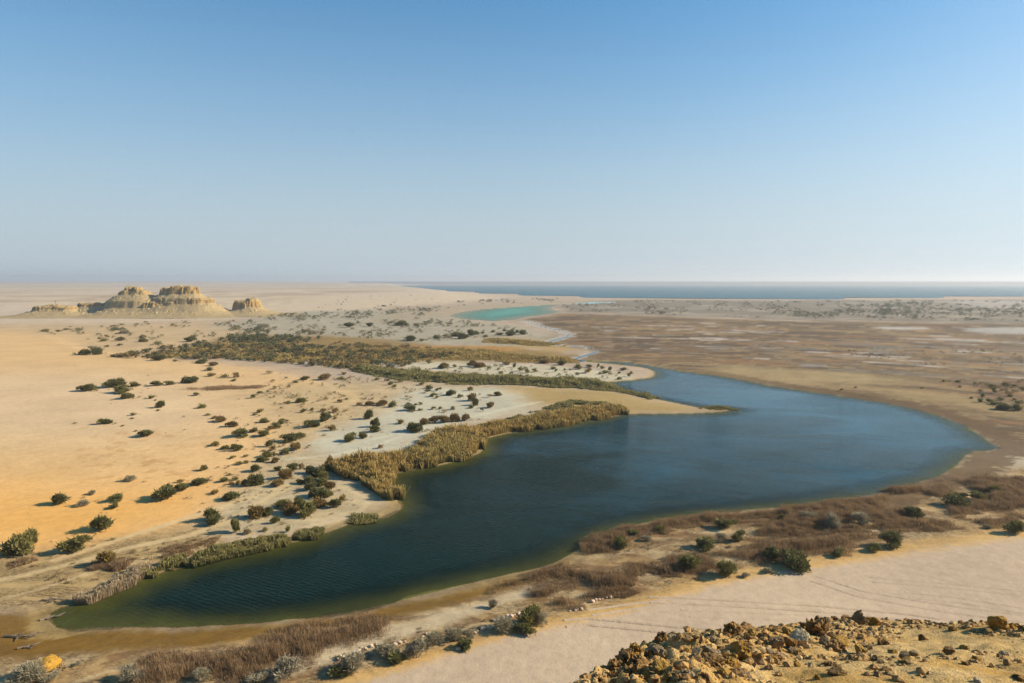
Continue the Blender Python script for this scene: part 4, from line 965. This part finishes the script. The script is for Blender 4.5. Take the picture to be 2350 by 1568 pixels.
addr(RB, [
 (170,340,260,210,'j','big dark jagged block right of the white boulder'),(60,275,120,80,'j'),(200,190,90,70,'j','small pinnacle on top of the dark jagged block'),(270,230,110,100,'e'),(370,195,110,60,'j'),(490,190,120,50,'j'),
 (620,210,170,110,'j','dark tilted slab beside the golden rock on the crest'),(760,215,150,95,'y','golden rock on the crest right of the dark tilted slab'),(600,135,70,50,'j'),(800,135,150,45,'j'),(870,170,80,40,'e'),(960,155,90,50,'j'),(1040,165,90,60,'y','flat topped rock alone on the crest'),(1000,180,100,30,'w'),
 (430,415,170,65,'y','low yellow slab right below the dark jagged block'),(265,415,110,85,'e','grey rock left of the low yellow slab'),(400,490,210,50,'j'),(630,505,120,95,'y','rounded yellow stone with a shadow in the middle of the ledge'),(690,490,70,50,'e'),(870,415,120,60,'j'),(720,465,80,40,'j'),
 (1130,185,100,45,'j'),(1240,175,110,55,'j'),(1340,200,80,60,'e'),(1510,180,95,50,'j'),(1610,265,90,40,'y'),(1640,185,100,35,'j'),(1740,185,110,45,'e'),(1840,190,90,35,'j'),(1930,195,110,45,'j'),
 (2090,285,180,165,'y','tall yellow boulder on the crest near the right edge'),(2215,280,110,75,'y','squat yellow stone right of the tall yellow boulder'),(2340,300,110,70,'j','rock at the right edge of the crest'),(1990,300,90,50,'j'),
 (1100,575,110,65,'e'),(1180,530,90,60,'e'),(1560,525,100,70,'j'),(1730,465,90,45,'y'),(2150,525,100,50,'w','pale grey stone low at the right'),(1850,580,90,50,'y'),(1140,615,120,40,'y'),(910,700,100,40,'j'),(400,740,180,80,'j'),(190,770,70,50,'y'),(1870,805,90,40,'w'),(2310,790,130,60,'j'),(1740,640,90,50,'j'),(980,510,90,40,'y'),(1290,370,80,60,'j'),(300,640,120,50,'j'),(560,590,120,50,'j')])
rx = np.array([r[0] for r in ROCKS]); ry = np.array([r[1] for r in ROCKS]); rw = np.array([r[2] for r in ROCKS]); rh = np.array([r[3] for r in ROCKS])
def hhit(X, Y):
    dx, dy, dz = ray(X, Y); t = 1.8 / (-dz - .38 * dy)
    for i in range(10):
        t2 = (H - hill(dx * t, dy * t)) / -dz; t = np.clip(t + np.clip(t2 - t, -.4, .4) * .5, 5, 17)
    return dx * t, dy * t
qx, qy = hhit(rx, np.minimum(ry - .12 * rw, 1566 - .0 * ry))
qz = hill(qx, qy); qd = depth_of(qx, qy, qz)
RK = {'j': 'dark brown', 'y': 'yellow', 'e': 'grey', 'w': 'pale'}
cnt = {}
order = np.argsort(rx)
for i in order:
    r = ROCKS[i]; w = rw[i] * qd[i] / F; h = max(rh[i] * qd[i] / F * .95, .4 * w)
    o = link('rock', rock_mesh(r[4], int(rng.integers(0, 7)), 4 if rw[i] > 20 else 3))
    o.location = (qx[i], qy[i], qz[i] - .36 * h); o.rotation_euler = (rng.uniform(-.2, .2), rng.uniform(-.2, .2), rng.uniform(0, 6.28))
    o.scale = (w * 1.08, w * rng.uniform(.8, 1.1), h * 1.42)
    if not r[5]:
        k = r[4]; side = 'ridge' if rx[i] < 1760 else 'crest'
        part = 'on the left ridge of the ledge' if rx[i] < 1600 else 'beside the white boulder group' if rx[i] < 1860 else 'along the far crest' if ry[i] < 1437 else 'on the gravelly ledge at the right'
        n = cnt.get((k, part), 0); cnt[(k, part)] = n + 1
        lab = (ORD[n] + ' small ' if n == 0 else ORD[n] + ' small ') + RK[k] + ' rock' + ('' if n == 0 else ' from the left') + ' ' + part
    else: lab = r[5]
    tag(o, lab, 'rock', 'rocks on the foreground ledge')

# loose stones of the ledge, too many to count
def stones(name, pts, sizes, fn, mat, label, seed, squash=.7):
    g = np.random.default_rng(seed); prot = [rock_shape(40 + i, 1, .9) for i in range(9)]
    VV = []; FF = []; b = 0
    z = fn(pts[:, 0], pts[:, 1])
    for p, zz_, s in zip(pts, z, sizes):
        V, f = prot[int(g.integers(9))]; a = g.uniform(0, 6.28); c, q = math.cos(a), math.sin(a); e = g.uniform(.6, 1.2, 2)
        x = V[:, 0] * e[0]; y = V[:, 1] * e[1]
        VV.append(np.stack([(x * c - y * q) * s + p[0], (x * q + y * c) * s + p[1], (V[:, 2] - .38) * s * squash * g.uniform(.6, 1.2) + zz_], 1)); FF.append(f + b); b += len(V)
    me = mesh_np(name, np.concatenate(VV), np.concatenate(FF), mat); tag(link(name, me), label=label, kind='stuff')
n = 42000
g = np.random.default_rng(5)
sp_ = np.stack([g.uniform(-1, 13, n), g.uniform(6.5, 15.5, n)], 1)
s_in = sdf(sp_[:, 0], sp_[:, 1], rim, 5)
dn = fbm(sp_[:, 0] / .8, sp_[:, 1] / .8, 3, 610)
az_ = np.arctan2(sp_[:, 0], sp_[:, 1]); dens = .44 + .16 * (1 - sstep(AZ(1500), AZ(1900), az_)) + .35 * (1 - sstep(.3, 1.5, s_in)) - .12 * sstep(AZ(2000), AZ(2300), az_)
keep = (s_in > -.5) & (sstep(-.16, .16, dens - dn) > g.random(n))
sp_ = sp_[keep]; sz = .012 + .15 * g.random(len(sp_)) ** 6
stones('gravel', sp_[::2], sz[::2], hill, rock_material('gravel_tan', tuple(lin('#9a7a4c')), tuple(lin('#bfa06a')), tuple(lin('#5f4730'))), 'small tan stones and gravel strewn over the rocky ledge', 21)
stones('dark_gravel', sp_[1::2], sz[1::2], hill, ROCKM['j'], 'dark pitted stone chips strewn over the rocky ledge', 22)

# ---------------------------------------------------------------- small things on the near shore
# broken row of pale limestone cobbles along the old bank
row = [(780,1352,800),(150,1352,300),(350,1325,450),(550,1265,650),(0,1415,160),(740,1228,800),(890,1245,920),(930,1225,1000),(1020,1165,1240),(1650,1040,1790),(1510,1100,1590)]
k = 0; sg = np.random.default_rng(9)
LIME = rock_material('limestone', tuple(lin('#c3a88e')), tuple(lin('#d2bda4')), tuple(lin('#94785c')), .6)
limes = [mesh_np('cobble', *rock_shape(800 + i, 2, .8), LIME) for i in range(4)]
for x0, y0, x1 in row:
    m_ = max(2, int((x1 - x0) / 17))
    for j in range(m_):
        zx = x0 + (x1 - x0) * (j + sg.uniform(.1, .9)) / m_; zy = y0 - (zx - x0) * .26 + sg.normal() * 6
        X, Y = Z5[0] + zx * Z5[2], Z5[1] + zy * Z5[2]; x, y, z = hit(np.array([X]), np.array([Y])); s = sg.uniform(.25, .62)
        o = link('cobble', limes[int(sg.integers(4))]); o.location = (x[0], y[0], z[0] - .05); o.scale = (s, s, s * .7); o.rotation_euler = (0, 0, sg.uniform(0, 6))
        tag(o, 'pale limestone cobble in the broken stone row beside the pale dune bushes', 'stone', 'limestone cobbles along the old bank'); k += 1
# ochre boulder at the lower left
x, y, z = hit(np.array([101.0]), np.array([1538.0])); d = depth_of(x, y, z)[0]
V, f = rock_shape(733, 5, .5)
YB = rock_material('ochre_rock', tuple(lin('#a67c2c')), tuple(lin('#b58c3c')), tuple(lin('#6e4e1e')), .8)
o = link('boulder', mesh_np('boulder', V, f, YB, True)); w = 66 * d / F
o.location = (x[0], y[0], z[0] - .3); o.scale = (w * 1.1, w * .8, w * .52); o.rotation_euler = (0, 0, .4)
tag(o, 'ochre yellow boulder half sunk in sand at the lower left', 'boulder')
# dead branches washed up at the lake's end
def branch(X, Y, L, rot, label, seed):
    g = np.random.default_rng(seed); x, y, z = hit(np.array([float(X)]), np.array([float(Y)])); bm = bmesh.new()
    def limb(p, a, ln, r, dep):
        pts = [p]
        for j in range(5):
            a2 = a + g.normal() * .18; p = p + Vector((math.cos(a2), math.sin(a2), g.normal() * .06 + .03)) * ln / 5; pts.append(p)
        rings = []
        for j, q in enumerate(pts):
            rr = r * (1 - .8 * j / 5); t = Vector((math.cos(a), math.sin(a), 0)); n1 = Vector((-t.y, t.x, 0)); n2 = Vector((0, 0, 1))
            rings.append([bm.verts.new(q + (n1 * math.cos(k * 1.047) + n2 * math.sin(k * 1.047)) * rr) for k in range(6)])
        for ra, rb in zip(rings, rings[1:]):
            for k in range(6): bm.faces.new((ra[k], ra[(k + 1) % 6], rb[(k + 1) % 6], rb[k]))
        if dep:
            for j in (1, 2, 3, 4): limb(pts[j], a + g.choice([-1, 1]) * g.uniform(.4, .9), ln * g.uniform(.25, .5), r * .55, dep - 1)
    limb(Vector((0, 0, .12)), rot, L, .16, 2)
    me = bpy.data.meshes.new('branch'); bm.to_mesh(me); bm.free(); me.materials.append(plain_material('driftwood', (.16, .12, .08)))
    o = link('dead_branch', me); o.location = (x[0], y[0], z[0]); tag(o, label, 'branch', 'dead branches at the end of the lake')
branch(10, 1462, 4.2, -.15, 'long dead branch on the ochre mud at the left edge', 1)
branch(40, 1490, 2.2, .5, 'short forked branch below the long one on ochre mud', 2)
branch(92, 1425, 2.6, .7, 'dead branch on the dark mud at the tip of the lake', 3)
branch(95, 1379, 3.2, .1, 'dry branch lying above the tip of the lake', 4)

# far mast behind the mesa and the pale marker stones of the desert track
x, y = flat(128.0, 708.0); 
o = link('mast', None); zb = float(terrain(np.array([x]), np.array([y]))[0]); o.location = (x, y, zb)
bm = bmesh.new(); bmesh.ops.create_cone(bm, cap_ends=True, segments=8, radius1=.4, radius2=.28, depth=13); bmesh.ops.translate(bm, verts=bm.verts, vec=(0, 0, 6.5))
me = bpy.data.meshes.new('pole'); bm.to_mesh(me); bm.free(); me.materials.append(plain_material('mast_steel', (.12, .11, .10))); link('pole', me, o)
bm = bmesh.new(); bmesh.ops.create_cube(bm, size=1); bmesh.ops.scale(bm, verts=bm.verts, vec=(2.4, .4, .5)); bmesh.ops.translate(bm, verts=bm.verts, vec=(0, 0, 11.6))
me = bpy.data.meshes.new('crossarm'); bm.to_mesh(me); bm.free(); me.materials.append(bpy.data.materials['mast_steel']); link('crossarm', me, o)
tag(o, 'thin dark mast alone on the desert left of the mesa', 'mast')
MK = plain_material('marker_white', (.6, .54, .45)); mkm = mesh_np('marker', *rock_shape(850, 1, .3), MK)
for j in range(60):
    X = 85 + j * 6.6 + rng.uniform(-2, 2); Y = 733 + 5.5 * math.sin(j / 60 * 3.1) - (max(0, j - 30)) * .12
    x, y, z = hit(np.array([X]), np.array([Y])); o = link('track_marker', mkm); o.location = (x[0], y[0], z[0] - .1); o.scale = (.8, .8, .6)
    tag(o, 'white marker stone in the line along the track below the mesa', 'marker', 'marker stones of the desert track')

# wheel tracks: pairs of low sand ridges pushed up beside the ruts
def track(name, pts, gauge, hgt, label, seed):
    g = np.random.default_rng(seed); P = np.array(pts, float); t = np.linspace(0, 1, len(P)); tt = np.linspace(0, 1, 160)
    X = np.interp(tt, t, P[:, 0]); Y = np.interp(tt, t, P[:, 1]); x, y, z = hit(X, Y)
    for a in (x, y):
        kk = np.ones(9) / 9; a[4:-4] = np.convolve(a, kk, 'valid')
    tx = np.gradient(x); ty = np.gradient(y); l = np.hypot(tx, ty) + 1e-9; nx, ny = -ty / l, tx / l
    prof = [(-.26, -.03), (-.15, 1.0), (-.05, .15), (.05, .15), (.15, .9), (.26, -.03)]
    V = []; F_ = []; b = 0
    for off in (-gauge / 2, gauge / 2):
        n = len(x); 
        for (d, hh) in prof:
            px = x + nx * (off + d); py = y + ny * (off + d); V.append(np.stack([px, py, terrain(px, py) + hgt * hh * (.6 + .8 * fbm(tt * 60, tt * 0 + off + d, 3, seed))], 1))
        for j in range(len(prof) - 1):
            i = np.arange(n - 1); F_.append(np.stack([b + j * n + i, b + j * n + i + 1, b + (j + 1) * n + i + 1, b + (j + 1) * n + i], 1))
        b += len(prof) * n
    me = mesh_np(name, np.concatenate(V), np.concatenate(F_), GROUND, True); nv = b
    cattr(me, 'base', np.tile(lin('#b09a80'), (nv, 1))); fattr(me, 'litter', np.zeros(nv))
    tag(link(name, me), label=label, kind='structure')
track('tyre_track', [(1296,1431),(1345,1427),(1450,1437),(1560,1448),(1680,1455)], 1.7, .13, 'double tyre track crossing the pale dune above the ledge', 1)
track('tyre_track', [(1490,1377),(1566,1379),(1725,1388),(1884,1398),(2079,1416),(2160,1428)], 1.7, .10, 'long tyre track along the middle of the pale dune', 2)
track('tyre_track', [(1867,1328),(1973,1363),(2132,1391),(2238,1406),(2349,1420)], 2.2, .06, 'pale tyre track slanting down the right of the dune', 3)
track('tyre_track', [(1353,1406),(1450,1392),(1556,1379)], 1.5, .05, 'faint tyre track near the foot of the dune', 4)
track('tyre_track', [(1792,1317),(1950,1306),(2132,1300),(2349,1290)], 1.7, .05, 'faint tyre track high on the pale dune', 5)
track('tyre_track', [(2080,1365),(2200,1378),(2349,1402)], 1.7, .05, 'faint tyre track at the right edge of the dune', 6)
track('tyre_track', [(1580,1408),(1760,1415),(1960,1424)], 1.7, .05, 'shallow tyre track beside the long one', 7)
track('tyre_track', [(1500,1470),(1620,1462),(1740,1440)], 1.6, .05, 'short faint tyre track left of the rocky crest', 8)
track('tyre_track', [(1560,1394),(1800,1402),(2000,1416)], 1.6, .06, 'faint tyre track just below the long one', 9)
track('tyre_track', [(2000,1330),(2180,1345),(2349,1362)], 1.6, .05, 'faint tyre track near the upper right of the dune', 10)

# ---------------------------------------------------------------- the dusty air
def haze():
    x0, x1, y0, y1, z0, z1 = -15500, 15500, -15500, 15500, -9, 135
    V = [(x, y, z) for z in (z0, z1) for y in (y0, y1) for x in (x0, x1)]
    f = [(0, 2, 3, 1), (4, 5, 7, 6), (0, 1, 5, 4), (2, 6, 7, 3), (0, 4, 6, 2), (1, 3, 7, 5)]
    m = bpy.data.materials.new('haze_air'); m.use_nodes = True; t = m.node_tree; t.nodes.clear()
    o = t.nodes.new('ShaderNodeOutputMaterial'); v = t.nodes.new('ShaderNodeVolumePrincipled')
    v.inputs['Color'].default_value = (.80, .835, .88, 1); v.inputs['Density'].default_value = 1.35e-4
    v.inputs['Anisotropy'].default_value = .3
    t.links.new(v.outputs[0], o.inputs['Volume'])
    ob = link('haze', mesh_np('haze', V, f, m)); tag(ob, label='pale dusty air thickening towards the horizon', kind='stuff')
haze()
